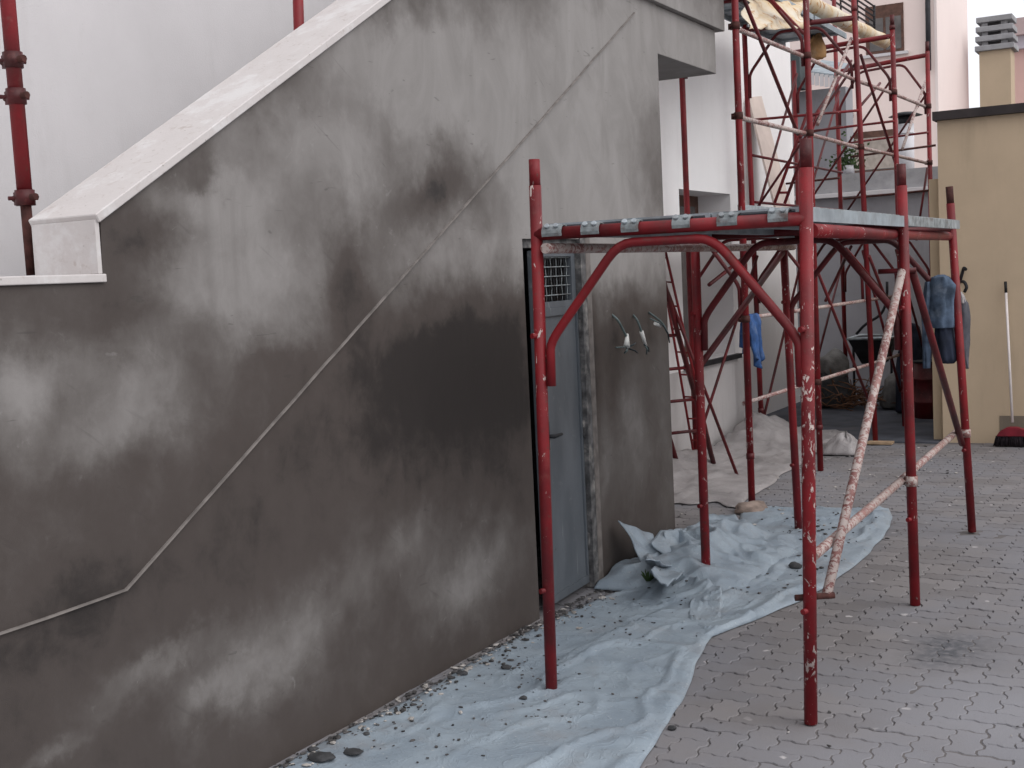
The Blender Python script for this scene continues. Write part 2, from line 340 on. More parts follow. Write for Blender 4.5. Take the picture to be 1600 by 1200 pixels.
# ------------------------------------------------------------------ ground
bm = bmesh.new(); vs = [bm.verts.new(p) for p in ((-300, -300, -.009), (300, -300, -.009), (300, 300, -.009), (-300, 300, -.009))]; bm.faces.new(vs)
kg = NT('yard_bed'); sx = kg.t.nodes.new('ShaderNodeSeparateXYZ'); kg.t.links.new(kg.pos, sx.inputs[0])
inn = kg.math('MULTIPLY', kg.math('LESS_THAN', sx.outputs[1], 11.9), kg.math('MULTIPLY', kg.math('GREATER_THAN', sx.outputs[1], 1.2), kg.math('MULTIPLY', kg.math('GREATER_THAN', sx.outputs[0], -1.5), kg.math('LESS_THAN', sx.outputs[0], 4.6))))
kg.bump(kg.noise(90., 4.), .3, .005)
ground = tag(obj('ground', bm, kg.fin(kg.mix(inn, kg.mix(kg.noise(3., 6.), (.20, .185, .185), (.26, .24, .235)), kg.mix(kg.noise(14., 5.), (.085, .077, .076), (.175, .162, .161))), .95)), kind='structure')

TARP_NEAR_OUT = [(1.34, 2.2), (1.30, 3.0), (1.195, 3.803), (1.13, 4.2), (1.06, 4.6), (.965, 4.98), (.907, 5.284), (.86, 5.6), (.74, 5.95)]
TARP_FAR_OUT = [(.88, 5.25), (1.0, 5.66), (1.096, 6.049), (1.15, 6.5), (1.17, 7.1), (1.14, 7.7), (1.08, 8.2), (.98, 8.543)]
def interp(pl, y):
    for (x0, y0), (x1, y1) in zip(pl, pl[1:]):
        if y0 <= y <= y1: t = (y - y0) / (y1 - y0); return x0 + (x1 - x0) * t
    return None
def covered(x, y):
    a = interp(TARP_NEAR_OUT, y); b = interp(TARP_FAR_OUT, y)
    return x < max(a if a is not None else -9, b if b is not None else -9) - .08
PW = .1085
def unit_edge(p, q_):                  # joint line between two lattice points, the same for both neighbours
    (x0_, y0_), (x1_, y1_) = p, q_; flip = (x1_ + y1_) < (x0_ + y0_)
    if flip: x0_, y0_, x1_, y1_ = x1_, y1_, x0_, y0_
    amp = .0095 if abs(x1_ - x0_) < .5 else .0065; dx, dy = x1_ - x0_, y1_ - y0_
    pts = [((x0_ + dx * t) * PW - dy * o_ * amp, (y0_ + dy * t) * PW + dx * o_ * amp) for t, o_ in ((0, 0), (.14, .9), (.40, 1), (.60, -1), (.86, -.9), (1, 0))]
    return pts[::-1] if flip else pts
def block_outline(cells):
    ring = [(0, 0), (1, 0), (2, 0), (2, 1), (1, 1), (0, 1)] if cells == 'H' else [(0, 0), (1, 0), (1, 1), (1, 2), (0, 2), (0, 1)]
    cx_, cy_ = (1, .5) if cells == 'H' else (.5, 1); out = []
    for a, b in zip(ring, ring[1:] + ring[:1]): out += unit_edge(a, b)[:-1]
    out = [(x - cx_ * PW, y - cy_ * PW) for x, y in out]; n = len(out)
    def offs(d_):
        res = []
        for k in range(n):
            (ax, ay), (bx_, by_), (cx2, cy2) = out[k - 1], out[k], out[(k + 1) % n]
            e1 = V((bx_ - ax, by_ - ay)).normalized(); e2 = V((cx2 - bx_, cy2 - by_)).normalized()
            nn = V((-(e1.y + e2.y), e1.x + e2.x)); nn = nn.normalized() if nn.length > 1e-6 else V((0, 0))
            res.append((bx_ + nn.x * d_, by_ + nn.y * d_))
        return res
    return offs(.0026), offs(.0052)
OUTL = {c_: block_outline(c_) for c_ in 'HV'}
def add_paver(bm, cx, cy, cz, tx, ty, kd='H'):
    o_, i_ = OUTL[kd]; n = len(o_)
    def P(x, y, z): return (cx + x, cy + y, cz + z + x * tx + y * ty)
    top = [bm.verts.new(P(x, y, 0)) for x, y in i_]; mid = [bm.verts.new(P(x, y, -.0035)) for x, y in o_]; bot = [bm.verts.new(P(x, y, -.016)) for x, y in o_]
    bm.faces.new(top)
    for a, b in ((top, mid), (mid, bot)):
        for i in range(n): bm.faces.new((a[(i + 1) % n], a[i], b[i], b[(i + 1) % n]))
PME = {}
for kd in 'HV':
    pm = bmesh.new(); add_paver(pm, 0, 0, 0, 0, 0, kd); PME[kd] = bpy.data.meshes.new('paver'); pm.normal_update(); pm.to_mesh(PME[kd]); pm.free(); PME[kd].materials.append(M['paver'])
sites = []
for ix in range(-13, 42):
    for iy in range(12, 109):
        k_ = (ix - iy) % 4
        if k_ == 0: kd, x, y = 'H', (ix + 1) * PW, (iy + .5) * PW
        elif k_ == 3: kd, x, y = 'V', (ix + .5) * PW, (iy + 1) * PW
        else: continue
        x += .02
        if y > 11.72 or (y > 11.6 and x < .8): continue
        d = V((x, y, 0)) - CAM; dx_ = RW[0][0] * d.x + RW[1][0] * d.y + RW[2][0] * d.z
        dy_ = RW[0][1] * d.x + RW[1][1] * d.y + RW[2][1] * d.z; dz_ = RW[0][2] * d.x + RW[1][2] * d.y + RW[2][2] * d.z
        inview = dz_ > .5 and -20 < 800 + FPX * dx_ / dz_ < 1620 and 600 + FPX * dy_ / dz_ < 1215
        sites.append((0 if (inview and not covered(x, y)) else 1, d.length, x, y, kd))
sites.sort()
rest = bmesh.new()
for k_, (fl, d, x, y, kd) in enumerate(sites):
    z = .006 * fb(x, y, 0, .8, 2) - .003 + random.uniform(-.0015, .0015); tx, ty = random.uniform(-.02, .02), random.uniform(-.016, .016)
    jx, jy = random.uniform(-.0012, .0012), random.uniform(-.0015, .0015)
    if k_ < 300 and fl == 0:
        o = bpy.data.objects.new('paver', PME[kd]); COL.objects.link(o); o.parent = ground
        o.location = (x + jx, y + jy, z); o.rotation_euler = (ty, -tx, random.uniform(-.006, .006))
    else: add_paver(rest, x + jx, y + jy, z, tx, ty, kd)
me = bpy.data.meshes.new('paver_field'); rest.normal_update(); rest.to_mesh(me); rest.free()
pf = link('paver_field', me, M['paver'], ground); tag(pf, kind='stuff')
bm = bmesh.new(); box(bm, -1.6, .72, 11.74, 18, -.3, .004)
tag(obj('passage_floor', bm, M['passage']), kind='structure')

# ------------------------------------------------------------------ the stair block with the freshly plastered wall
st = thing('stair_block', (0, 4.5, 0), 'outside staircase with grey freshly plastered damp wall and pale marble coping', 'staircase')
SL = (2.789 - 1.885) / (4.348 - 2.738)
def ztop(y): return 1.885 + SL * (y - 2.738)
Y0, YD0, YD1, YC = .3, 5.368, 6.035, 7.175
bm = bmesh.new()
TW = .26
prism_x(bm, [(Y0, -.02), (2.73, -.02), (2.73, 1.703), (Y0, 1.703)], -TW, 0)
prism_x(bm, [(2.73, -.02), (YD0, -.02), (YD0, ztop(YD0)), (2.738, 1.885), (2.73, 1.70)], -TW, 0)
prism_x(bm, [(YD0, 1.842), (YD1, 1.842), (YD1, ztop(YD1)), (YD0, ztop(YD0))], -TW, 0)
prism_x(bm, [(YD1, -.02), (YC, -.02), (YC, 2.94), (YC, ztop(YC)), (YD1, ztop(YD1))], -TW, 0)
bmesh.ops.remove_doubles(bm, verts=bm.verts, dist=.0005)
obj('plaster_wall', bm, M['plaster'], st)
boxo('end_wall', (-1.095, -TW, YC - .22, YC - .003, -.02, 2.94), M['plaster'], st)
boxo('near_end_wall', (-1.095, -TW, Y0 + .003, Y0 + .2, -.02, 1.5), M['plaster'], st)
bm = bmesh.new(); prism_x(bm, [(2.75, .95), (2.75, 1.30), (6.953, 1.22 + 4.203 * SL), (6.953, .95 + 4.203 * SL)], -1.095, -TW - .002)
obj('stair_flight', bm, M['concrete'], st)
bm = bmesh.new()
for i in range(13):
    y = 2.80 + i * .29; z = 1.36 + i * .163
    box(bm, -1.09, -TW - .004, y, y + .3, z - .16 - .02 * (i > 0), z)
obj('steps', bm, M['concrete'], st)
boxo('landing_slab', (-1.095, -TW - .002, Y0, 2.748, 1.2, 1.698), M['concrete'], st)
lg = boxo('landing_ledge', (-1.09, .012, Y0, 2.736, 1.7035, 1.728), M['marble'], st, .003)
# coping follows the slope, with a marble plate closing its lower end
bm = bmesh.new(); nrm = V((0, -SL, 1)).normalized(); th = .028
y1 = 6.6; a = V((0, 2.722, ztop(2.722) + .002)); b = V((0, y1, ztop(y1) + .002)); a2 = a + nrm * th; b2 = b + nrm * th
prism_x(bm, [(a.y, a.z), (b.y, b.z), (b2.y, b2.z), (a2.y, a2.z)], -.275, .014)
bmesh.ops.bevel(bm, geom=bm.edges[:], offset=.003, segments=1, affect='EDGES')
obj('coping', bm, M['marble'], st)
boxo('pedestal_plate', (-.265, .004, 2.712, 2.7285, 1.7285, 1.888), M['marble'], st, .002)
# raised bead that runs parallel to the flight
bp = [GX(p, 0) for p in ((-140, 1040), (0, 990), (195, 922), (820, 215), (990, 20))]
bm = bmesh.new()
pts = []
for a, b in zip(bp, bp[1:]):
    n_ = max(2, int((b - a).length / .12))
    for i in range(n_): pts.append(a.lerp(b, i / n_))
pts.append(bp[-1])
for i, p in enumerate(pts):
    p += V((0, 0, .004 * N1(p.y * 6, 3.)))
secs = []
for p in pts:
    wob = .0025 * N1(p.y * 11, 8.)
    secs.append([bm.verts.new((-.002, p.y, p.z + .004 + wob * .5)), bm.verts.new((.008, p.y, p.z + .003 + wob * .5)), bm.verts.new((.012, p.y, p.z - .0015 + wob * .5)), bm.verts.new((-.002, p.y, p.z - .004))])
for a, b in zip(secs, secs[1:]):
    for j in range(4): bm.faces.new((a[j], a[(j + 1) % 4], b[(j + 1) % 4], b[j]))
obj('plaster_bead', bm, M['bead'], st)
boxo('landing_beam', (-1.095, -.002, YC - .001, 8.205, 2.942, 3.225), M['plaster'], st, .004)
boxo('landing_parapet', (-1.095, .034, 6.55, 8.30, 3.2275, 4.05), M['plaster'], st, .004)
# door: raw jambs, leaf of sheet steel with a wire grille on top
bm = bmesh.new(); box(bm, -.12, .006, YD1 - .045, YD1 + .012, 0, 1.85); obj('door_jamb', bm, M['door_frame'], st)
bm = bmesh.new(); box(bm, -.16, -.05, YD0 - .002, YD0 + .03, 0, 1.838); obj('door_jamb', bm, M['door_frame'], st)
boxo('door_lintel', (-.14, -.02, YD0 + .002, YD1, 1.800, 1.8415), M['door_frame'], st)
boxo('door_surround', (-.004, .008, YD1 + .0125, YD1 + .07, .02, 1.86), M['bead'], st, .003)
HY, LW, LT = YD1 - .05, .50, .035       # hinge side, leaf width
ang = R_(3.0)
def leaf(u, d, z): return (-.03 + d * math.cos(ang) + u * math.sin(ang), HY - u * math.cos(ang) + d * math.sin(ang), z)
def leafbox(bm, u0, u1, d0, d1, z0, z1):
    hexa(bm, [leaf(u0, d0, z0), leaf(u0, d1, z0), leaf(u1, d1, z0), leaf(u1, d0, z0), leaf(u0, d0, z1), leaf(u0, d1, z1), leaf(u1, d1, z1), leaf(u1, d0, z1)])
bm = bmesh.new(); leafbox(bm, 0, LW, -LT, 0, .03, 1.50)
door = obj('door', bm, M['door'], st); door['label'] = 'grey blue sheet steel door with wire grille'
bm = bmesh.new()
for (u0, u1, z0, z1) in ((0, .05, 1.50, 1.785), (LW - .03, LW, 1.50, 1.785), (.05, LW - .03, 1.755, 1.785), (.05, LW - .03, 1.50, 1.53)): leafbox(bm, u0, u1, -LT, .003, z0, z1)
for (u0, u1, z0, z1) in ((0.0, .02, .03, 1.4995), (LW - .02, LW, .03, 1.4995), (.02, LW - .02, .03, .07), (.02, LW - .02, 1.46, 1.4995)): leafbox(bm, u0, u1, .0005, .010, z0, z1)
obj('leaf_frame', bm, M['door'], door)
for i in range(5): tube('grille_wire', [leaf(.05, -.008, 1.562 + i * .047), leaf(LW - .03, -.008, 1.562 + i * .047)], .0028, M['hook'], door, 6)
for i in range(12):
    u = .075 + i * .033
    tube('grille_wire', [leaf(u + .012 * math.sin(j * math.pi / 2 + i) * .35, -.014, 1.525 + j * .0235) for j in range(11)], .0020, M['iron'] if i % 2 else M['hook'], door, 5)
bm = bmesh.new(); add_tube(bm, [leaf(LW - .05, 0, .87), leaf(LW - .05, .045, .87), leaf(LW - .14, .045, .87)], .008, 8); obj('handle', bm, M['iron'], door)

for z in (.25, .85, 1.38):
    bm = bmesh.new(); add_tube(bm, [leaf(-.006, .012, z - .045), leaf(-.006, .012, z + .045)], .011, 8); obj('hinge', bm, M['door_frame'], door)
boxo('lock_plate', (-.012, .004, HY - LW + .03, HY - LW + .07, .80, .94), M['iron'], door)
# ------------------------------------------------------------------ white house behind
wh = thing('white_house', (-3, 5, 0), 'off-white rendered house wall rising behind the staircase', 'house')
WX = -1.1
YW0, YW1, ZW0, ZW1 = 10.28, 11.60, .84, 2.345
YE = 11.83
bm = bmesh.new()
prism_x(bm, [(-6, -.02), (8.4, -.02), (8.4, 9), (-6, 9)], -6, WX)
obj('wall', bm, M['white'], wh); bm = bmesh.new()
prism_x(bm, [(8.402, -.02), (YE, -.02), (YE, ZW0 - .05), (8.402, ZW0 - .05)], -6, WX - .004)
obj('shaded_wall_base', bm, M['white_shaded'], wh); bm = bmesh.new()  # wall below the sill split off to carry the painted deck shade
prism_x(bm, [(8.402, ZW0 - .048), (YW0, ZW0 - .048), (YW0, 9), (8.402, 9)], -6, WX)
prism_x(bm, [(YW0, ZW0 - .048), (YW1, ZW0 - .048), (YW1, ZW0), (YW0, ZW0)], -6, WX)
prism_x(bm, [(YW0, ZW1), (YW1, ZW1), (YW1, 9), (YW0, 9)], -6, WX)
prism_x(bm, [(YW1, ZW0 - .048), (YE, ZW0 - .048), (YE, 9), (YW1, 9)], -6, WX)
obj('yard_wall', bm, M['white_pale'], wh)
YE2 = GX((1238, 200), -1.48).y
boxo('rear_wall', (-6, -1.48, YE + .002, YE2, -.02, 8.98), M['white_pale'], wh)
wd = boxo('window', (WX - .36, WX - .32, YW0 - .02, YW1 + .02, ZW0 - .02, ZW1 + .02), M['brownwood'], wh)
boxo('pane', (WX - .321, WX - .314, YW0 + .10, YW0 + .62, ZW0 + .1, ZW1 - .1), M['glass'], wd); boxo('pane', (WX - .321, WX - .314, YW0 + .70, YW1 - .1, ZW0 + .1, ZW1 - .1), M['glass'], wd)
boxo('window_sill', (WX - .3, WX + .05, YW0 - .04, YW1 + .06, ZW0 - .045, ZW0 - .002), M['iron'], wh)

# ------------------------------------------------------------------ scaffolding
TR = .024
def coupler(at, axis, parent, mat=None):
    ax = V(axis).normalized(); bm = bmesh.new(); at = V(at)
    add_tube(bm, [at - ax * .024, at + ax * .024], .030, 10)
    s = ax.cross(V((.3, .7, .2))).normalized(); u = ax.cross(s)
    c = at + s * .036; hexa(bm, [c + s * i + u * j + ax * l for (i, j, l) in ((-.01, -.02, -.02), (.014, -.02, -.02), (.014, .02, -.02), (-.01, .02, -.02), (-.01, -.02, .02), (.014, -.02, .02), (.014, .02, .02), (-.01, .02, .02))])
    add_tube(bm, [at - u * .045 + s * .02, at + u * .045 + s * .02], .007, 6)
    return obj('coupler', bm, mat or M['rust'], parent)
def post(base, top, parent, mat, spigot=True, wedge=True, r=TR, smat=None):
    base, top = V(base), V(top); d = (top - base).normalized(); p = tube('post', [base, top], r, mat, parent, 14)
    if spigot: tube('spigot', [top - d * .002, top + d * .10], r * .90, smat or M['red_dark'], p, 12)
    return p
def arch(a, b, parent, mat, drop=.42, side=.33, r=.017, low=.16, name='corner_brace', gap=.05):
    a, b = V(a), V(b); h = (b - a).normalized(); dn = V((0, 0, -1))
    pts = [a + h * .035 + dn * (drop + low), a + h * .038 + dn * drop, a + h * side + dn * gap, b - h * side + dn * gap, b - h * .038 + dn * drop, b - h * .035 + dn * (drop + low)]
    return tube(name, curve_pts(pts, 4, .16), r, mat, parent, 10)

# -- the low working platform in front
ls = thing('low_scaffold', (1.1, 6.2, 0), 'low red scaffold with galvanised deck standing across the plastic sheet', 'scaffold')
low = {}
for key, b, t in (('P1', (862, 1082), (836, 290)), ('P2', (1267, 1130), (1259, 262)), ('P3', (1104, 912), (1084, 330)), ('P4', (1430, 945), (1409, 290)), ('P6', (1248, 830), (1222, 345)), ('P5', (1519, 831), (1485, 318))):
    g = GZ(b); tp = GY(t, g.y)
    if key in ('P3', 'P6'): tp.z = 1.93
    low[key] = (g, tp)
    p = post(g, tp, ls, M['red'] if key in ('P1', 'P3', 'P5') else M['red_splat'] if key == 'P2' else M['red'], key not in ('P3', 'P6'), smat=M['red'] if key == 'P1' else M['rust'] if key == 'P5' else None)
    for zz in ((.42, 1.43) if key != 'P5' else (.5,)):
        q_ = g.lerp(tp, zz / tp.z); bm = bmesh.new(); s_ = V((-.35, -.94, 0)); add_tube(bm, [q_, q_ + s_ * .042], .011, 8); obj('wedge_pin', bm, M['red'], p)
def at_z(key, z): g, t = low[key]; return g.lerp(t, z / t.z)
ZT = 1.822
for l, r, dz in (('P1', 'P2', 0), ('P3', 'P4', .004), ('P6', 'P5', .008)):
    a, b = at_z(l, ZT + dz), at_z(r, ZT + dz - .006)
    tube('transom', [a, b], .025, M['red_clean'] if l == 'P1' else M['red_dark'], ls, 14)
    arch(a, b, ls, M['red_clean'] if l == 'P1' else M['red_dark'], .42, .34, .0175, .17)
# rails along the length
def rail(pts, mat, parent, r=TR * .9, nm='rail'): return tube(nm, pts, r, mat, parent, 12)
off = V((-.05, 0, 0))
rail([at_z('P2', 1.775) + V((.0, .06, 0)), at_z('P4', 1.778) + V((-.045, 0, 0)), at_z('P5', 1.782) + V((-.02, -.0, 0))], M['red'], ls, .026)
rail([at_z('P1', 1.775) + V((.05, -.03, -.01)), at_z('P3', 1.765) + V((.05, .0, 0)), at_z('P6', 1.765) + V((.05, .04, 0))], M['pale_pipe'], ls, .02)
rail([at_z('P2', .605) + V((-.0, .05, 0)), at_z('P4', .603) + V((-.045, 0, 0))], M['pale_pipe'], ls, .019)
rail([at_z('P4', .606) + V((-.045, .0, 0)), at_z('P5', .615) + V((-.045, .04, 0))], M['pale_pipe'], ls, .019)
d1 = [at_z('P2', .46) + V((.045, .06, 0)), at_z('P4', 1.60) + V((.0, -.06, 0))]
tube('diagonal_brace', d1, .019, M['pale_pipe'], ls)
tube('diagonal_brace', [at_z('P4', 1.60) + V((.03, .03, 0)), at_z('P5', .54) + V((-.02, -.03, 0))], .019, M['red_dark'], ls)
tube('brace_pin', [at_z('P2', .462) + V((-.05, -.01, 0)), at_z('P2', .462) + V((.07, .07, 0))], .012, M['rust'], ls, 8)
tube('brace_pin', [at_z('P4', 1.605) + V((-.12, -.01, 0)), at_z('P4', 1.605) + V((.05, .02, 0))], .012, M['red_dark'], ls, 8)
tube('diagonal_brace', [at_z('P3', 1.15), at_z('P6', 1.74)], .017, M['red_dark'], ls)
coupler(at_z('P5', .60), (0, 0, 1), ls, M['pale_pipe']); coupler(at_z('P4', .603), (0, 0, 1), ls, M['pale_pipe'])
# deck planks with their hooks
def plank(x0, x1, ya, yb, zb, parent, mat, lean=0.):
    bm = bmesh.new()
    pr = [(x0, zb), (x0 + .018, zb), (x0 + .018, zb + .042), (x1 - .018, zb + .042), (x1 - .018, zb), (x1, zb), (x1, zb + .05), (x0, zb + .05)]
    prism_y(bm, pr, ya, yb)
    o = obj('deck_plank', bm, mat, parent)
    nr = int((yb - ya) / .3)
    for i in range(nr): yy = ya + (i + .5) * (yb - ya) / nr; boxo('stiffener', (x0 + .02, x1 - .02, yy - .012, yy + .012, zb + .022, zb + .041), mat, o)
    return o
def hook(x, yc, zc, parent, mat, r=.027, w=.078, sgn=1):
    bm = bmesh.new(); n_ = 9; ring = []
    for i in range(n_ + 1):
        a = R_(-25 + 195 * i / n_)          # wraps over the tube
        c_, s_ = math.cos(a) * -sgn, math.sin(a)
        ring.append([bm.verts.new((x + dx, yc + c_ * rr, zc + s_ * rr)) for dx, rr in ((-w / 2, r + .0005), (w / 2, r + .0005), (w / 2, r + .006), (-w / 2, r + .006))])
    for a, b in zip(ring, ring[1:]):
        for j in range(4): bm.faces.new((a[j], a[(j + 1) % 4], b[(j + 1) % 4], b[j]))
    bm.faces.new(ring[0]); bm.faces.new(ring[-1][::-1])
    y_ = yc + sgn * r
    o = obj('hook', bm, mat, parent, False)
    for dx in (-.02, .018):
        bm = bmesh.new(); add_tube(bm, [(x + dx, yc - sgn * .022, zc + .022), (x + dx, yc - sgn * .030, zc + .030)], .010, 8); obj('bolt', bm, M['steel'], parent)
    return o
ya, yb, yc = at_z('P1', ZT).y, at_z('P3', ZT).y, at_z('P6', ZT).y
hk = [(.667, .826), (.987, 1.187), (1.36, 1.545)]
for i, (h0, h1) in enumerate(hk):
    x0, x1 = .625 + i * .334, .625 + i * .334 + .325
    p = plank(x0, x1, ya + .032, yb - .03, ZT - .012, ls, M['steel_dull'])
    for hx in (h0, h1): hook(hx, ya + (hx - .56) * .03, ZT + .001 + random.uniform(-.002, .002), p, M['hook'], w=random.uniform(.068, .084))
for i in range(3):
    x0 = .63 + i * .325; p = plank(x0, x0 + .315, yb + .03, 7.78, ZT - .004, ls, M['steel'])
    for hx in (x0 + .05, x0 + .26): hook(hx, yb, ZT + .004, p, M['steel'], sgn=1)
boxo('side_plank', (1.585, 1.598, ya + .25, 7.5, ZT - .006, ZT + .044), M['hook'], ls, .002)

# -- the tall scaffold beyond
ts = thing('tall_scaffold', (-.3, 11, 0), 'tall red frame scaffold climbing the white house behind the platform', 'scaffold')
A = dict(A=GZ((1175, 790)), B=GZ((1282, 735)), C=GZ((1368, 692)))
Atop = dict(A=GY((1148, 0), A['A'].y), B=GY((1259, 0), A['B'].y), C=GY((1334, 0), A['C'].y))
A['D'] = V((.20, 12.85, 0)); Atop['D'] = GY((1394, 40), 12.85); A['E'] = V((.22, 14.33, 0)); Atop['E'] = GY((1449, 80), 14.33)
Lb = dict(A=V((-.97, 8.5, 0)), B=V((-.92, 10.0, 0)), C=V((-.86, 11.60, 0)), D=V((-.86, 13.05, 0)), E=V((-.86, 14.8, 0)))
Lt = dict(A=V((-.97, 8.5, 2.9)), B=GX((1066, 130), -.90), C=GX((1163, 50), -.88), D=GX((1240, 95), -.88), E=GX((1303, 0), -.88))
def tz(b, t, z): return b + (t - b) * (z / t.z)
for k_ in 'ABCDE':
    b, t = A[k_].copy(), Atop[k_]
    if k_ == 'A': b = tz(b, t, .03)
    if k_ in 'ABC': top = tz(b, t, 5.6) if k_ != 'A' else b + (t - b) * (5.6 / t.z)
    else: top = t
    p = post(b, top, ts, M['red'] if k_ != 'C' else M['red_clean'], k_ in 'DE')
    for z in (.35, 1.98, 3.9):
        if z < top.z: q_ = tz(A[k_], t, z); d = (t - A[k_]).normalized(); tube('collar', [q_ - d * .02, q_ + d * .02], .029, M['red_dark'], p)
    bl, tl = Lb[k_], Lt[k_]
    ltop = bl + (tl - bl) * ((2.9 if k_ in 'A' else 5.4) / tl.z) if k_ in 'ABCE' else tl
    if k_ == 'B': ltop = bl + (tl - bl) * (5.4 / tl.z)
    pl = post(bl, ltop, ts, M['red_clean'], False)
    for z in (.3, 1.98):
        q_ = tz(bl, tl, z); d = (tl - bl).normalized(); tube('collar', [q_ - d * .02, q_ + d * .02], .029, M['red_dark'], pl)
    for z in (1.93, 3.82):
        if k_ == 'A' and z > 3: continue
        a, b2 = tz(bl, tl, z), tz(A[k_], t, z)
        tube('transom', [a, b2], .024, M['red_dark'] if z < 3 or k_ == 'C' else M['red'], ts)
        arch(a, b2, ts, M['red_dark'], .40, .30, .014, .22)
def row(z, ks='ABCDE', dx=-.035, mat='red', r=.017, nm='rail'):
    pts = [tz(A[k_], Atop[k_], z) + V((dx, 0, 0)) for k_ in ks]; return tube(nm, pts, r, M[mat], ts, 10)
row(3.28, mat='pale_pipe'); row(2.68, mat='pale_pipe'); row(1.30, 'ABCD', mat='pale_pipe', r=.015); row(.715, 'ABCD', mat='pale_pipe', r=.015)
for z in (2.68, 2.25):
    tube('rail', [tz(Lb[k_], Lt[k_], z) + V((.03, 0, 0)) for k_ in 'CDE'], .013, M['red_dark'], ts, 8)
for a, b, x, mt in (((1155, -20), (1247, 210), .06, 'red_dark'), ((1330, 60), (1277, 195), .05, 'pale_pipe'), ((1345, 86), (1399, 255), .12, 'red_dark'), ((1446, 127), (1410, 232), .16, 'pale_pipe'),
                    ((1200, -5), (1255, 52), -.1, 'red_clean'), ((1322, 389), (1401, 482), .16, 'red_dark'), ((1358, 400), (1397, 501), .25, 'red_dark'), ((1290, 470), (1330, 385), -.3, 'red_dark'), ((1108, 445), (1180, 388), -.3, 'red_dark'), ((1250, 215), (1330, 95), -.5, 'red_dark'), ((1345, 165), (1375, 130), -.4, 'red_dark')):
    tube('diagonal_brace', [GX(a, x), GX(b, x)], .0145, M[mt], ts, 10)
tube('tie_tube', [GY((1432, 376), 14.2), GY((1449, 262), 14.2)], .012, M['red_dark'], ts, 8)
for (p, q_) in (((1240, 212), (1314, 197)), ((1228, 287), (1312, 278)), ((1318, 311), (1456, 297)), ((1330, 245), (1462, 227))):
    tube('tie_tube', [GY(p, 13.9), GY(q_, 13.9)], .012, M['rust'], ts, 8)
for k_, z in (('A', 3.28), ('A', 2.68), ('B', 2.68), ('C', 2.68), ('D', 3.28), ('E', 3.28), ('A', 1.3), ('B', .715), ('B', 3.28), ('E', 2.68)): coupler(tz(A[k_], Atop[k_], z), (0, 0, 1), ts)
for (ka, kb) in ('BC', 'CD', 'DE'):
    for z0_, z1_ in (((.25, 1.75), (2.1, 3.6)) if ka != 'B' else ((.25, 1.75),)):
        tube('diagonal_brace', [tz(Lb[ka], Lt[ka], z0_) + V((.03, 0, 0)), tz(Lb[kb], Lt[kb], z1_) + V((.03, 0, 0))], .0135, M['red_dark'], ts, 8)
for ka in 'CDE':
    tube('diagonal_brace', [tz(Lb[ka], Lt[ka], 2.15) + V((0, .03, 0)), tz(A[ka], Atop[ka], 3.45) + V((0, .03, 0))], .012, M['red_dark'], ts, 8)
    tube('tie_tube', [tz(Lb[ka], Lt[ka], 3.0) + V((0, -.03, 0)), tz(A[ka], Atop[ka], 3.0) + V((0, -.03, 0))], .012, M['red'], ts, 8)
for (ka, kb) in ('BC', 'CD', 'DE'):
    tube('diagonal_brace', [tz(A[ka], Atop[ka], 1.75) + V((-.03, 0, 0)), tz(A[kb], Atop[kb], .35) + V((-.03, 0, 0))], .0135, M['red_dark'], ts, 8)
# decks: a full one at head height, two planks above
for (ka, kb) in ('AB', 'BC', 'CD', 'DE'):
    y0_, y1_ = A[ka].y + .03, A[kb].y - .03
    for i in range(3): plank(-.86 + i * .32, -.86 + i * .32 + .31, y0_, y1_, 1.955, ts, M['steel_dull'])
for (ka, kb) in ('AB', 'BC', 'CD'):
    for i in range(2): plank(-.90 + i * .32, -.90 + i * .32 + .31, A[ka].y + .03, A[kb].y - .03, 3.845, ts, M['steel_dull'])
boxo('toe_board', (.02, .045, A['A'].y + .05, 9.75, 2.005, 2.085), M['steel'], ts, .002)

# -- two scaffold standards on the stairs in front of the white wall
def standard(bp_, tp_, x, label, zs, lowcut):
    b = GX(bp_, x); t = GX(tp_, x); t = b + (t - b) * 1.8
    s = thing('scaffold_standard', tuple(b), label, 'scaffold pole', 'scaffold poles standing on the stairs')
    d = (t - b).normalized(); sp = lowcut
    if sp: tube('lower_tube', [b, b + d * sp], .017, M['rust'], s); tube('upper_tube', [b + d * (sp - .01), t], .0235, M['red_clean'], s, 14)
    else: tube('upper_tube', [b - d * .9, t], .0215, M['red_clean'], s, 14)
    for z in zs:
        c = b + d * z; k2 = coupler(c, d, s, M['red_dark']); 
        bm = bmesh.new(); add_tube(bm, [c + V((-.05, 0, 0)), c + V((.05, .0, 0))], .011, 8); obj('wing_bolt', bm, M['rust'], k2)
standard((50, 430), (12, 0), -.35, 'red scaffold pole with rusty clamps and bare lower end beside the marble pedestal', (.24, .55, .66), .245)
standard((467, 45), (464, -60), -.35, 'short piece of red scaffold pole rising behind the sloping coping', (), 0)

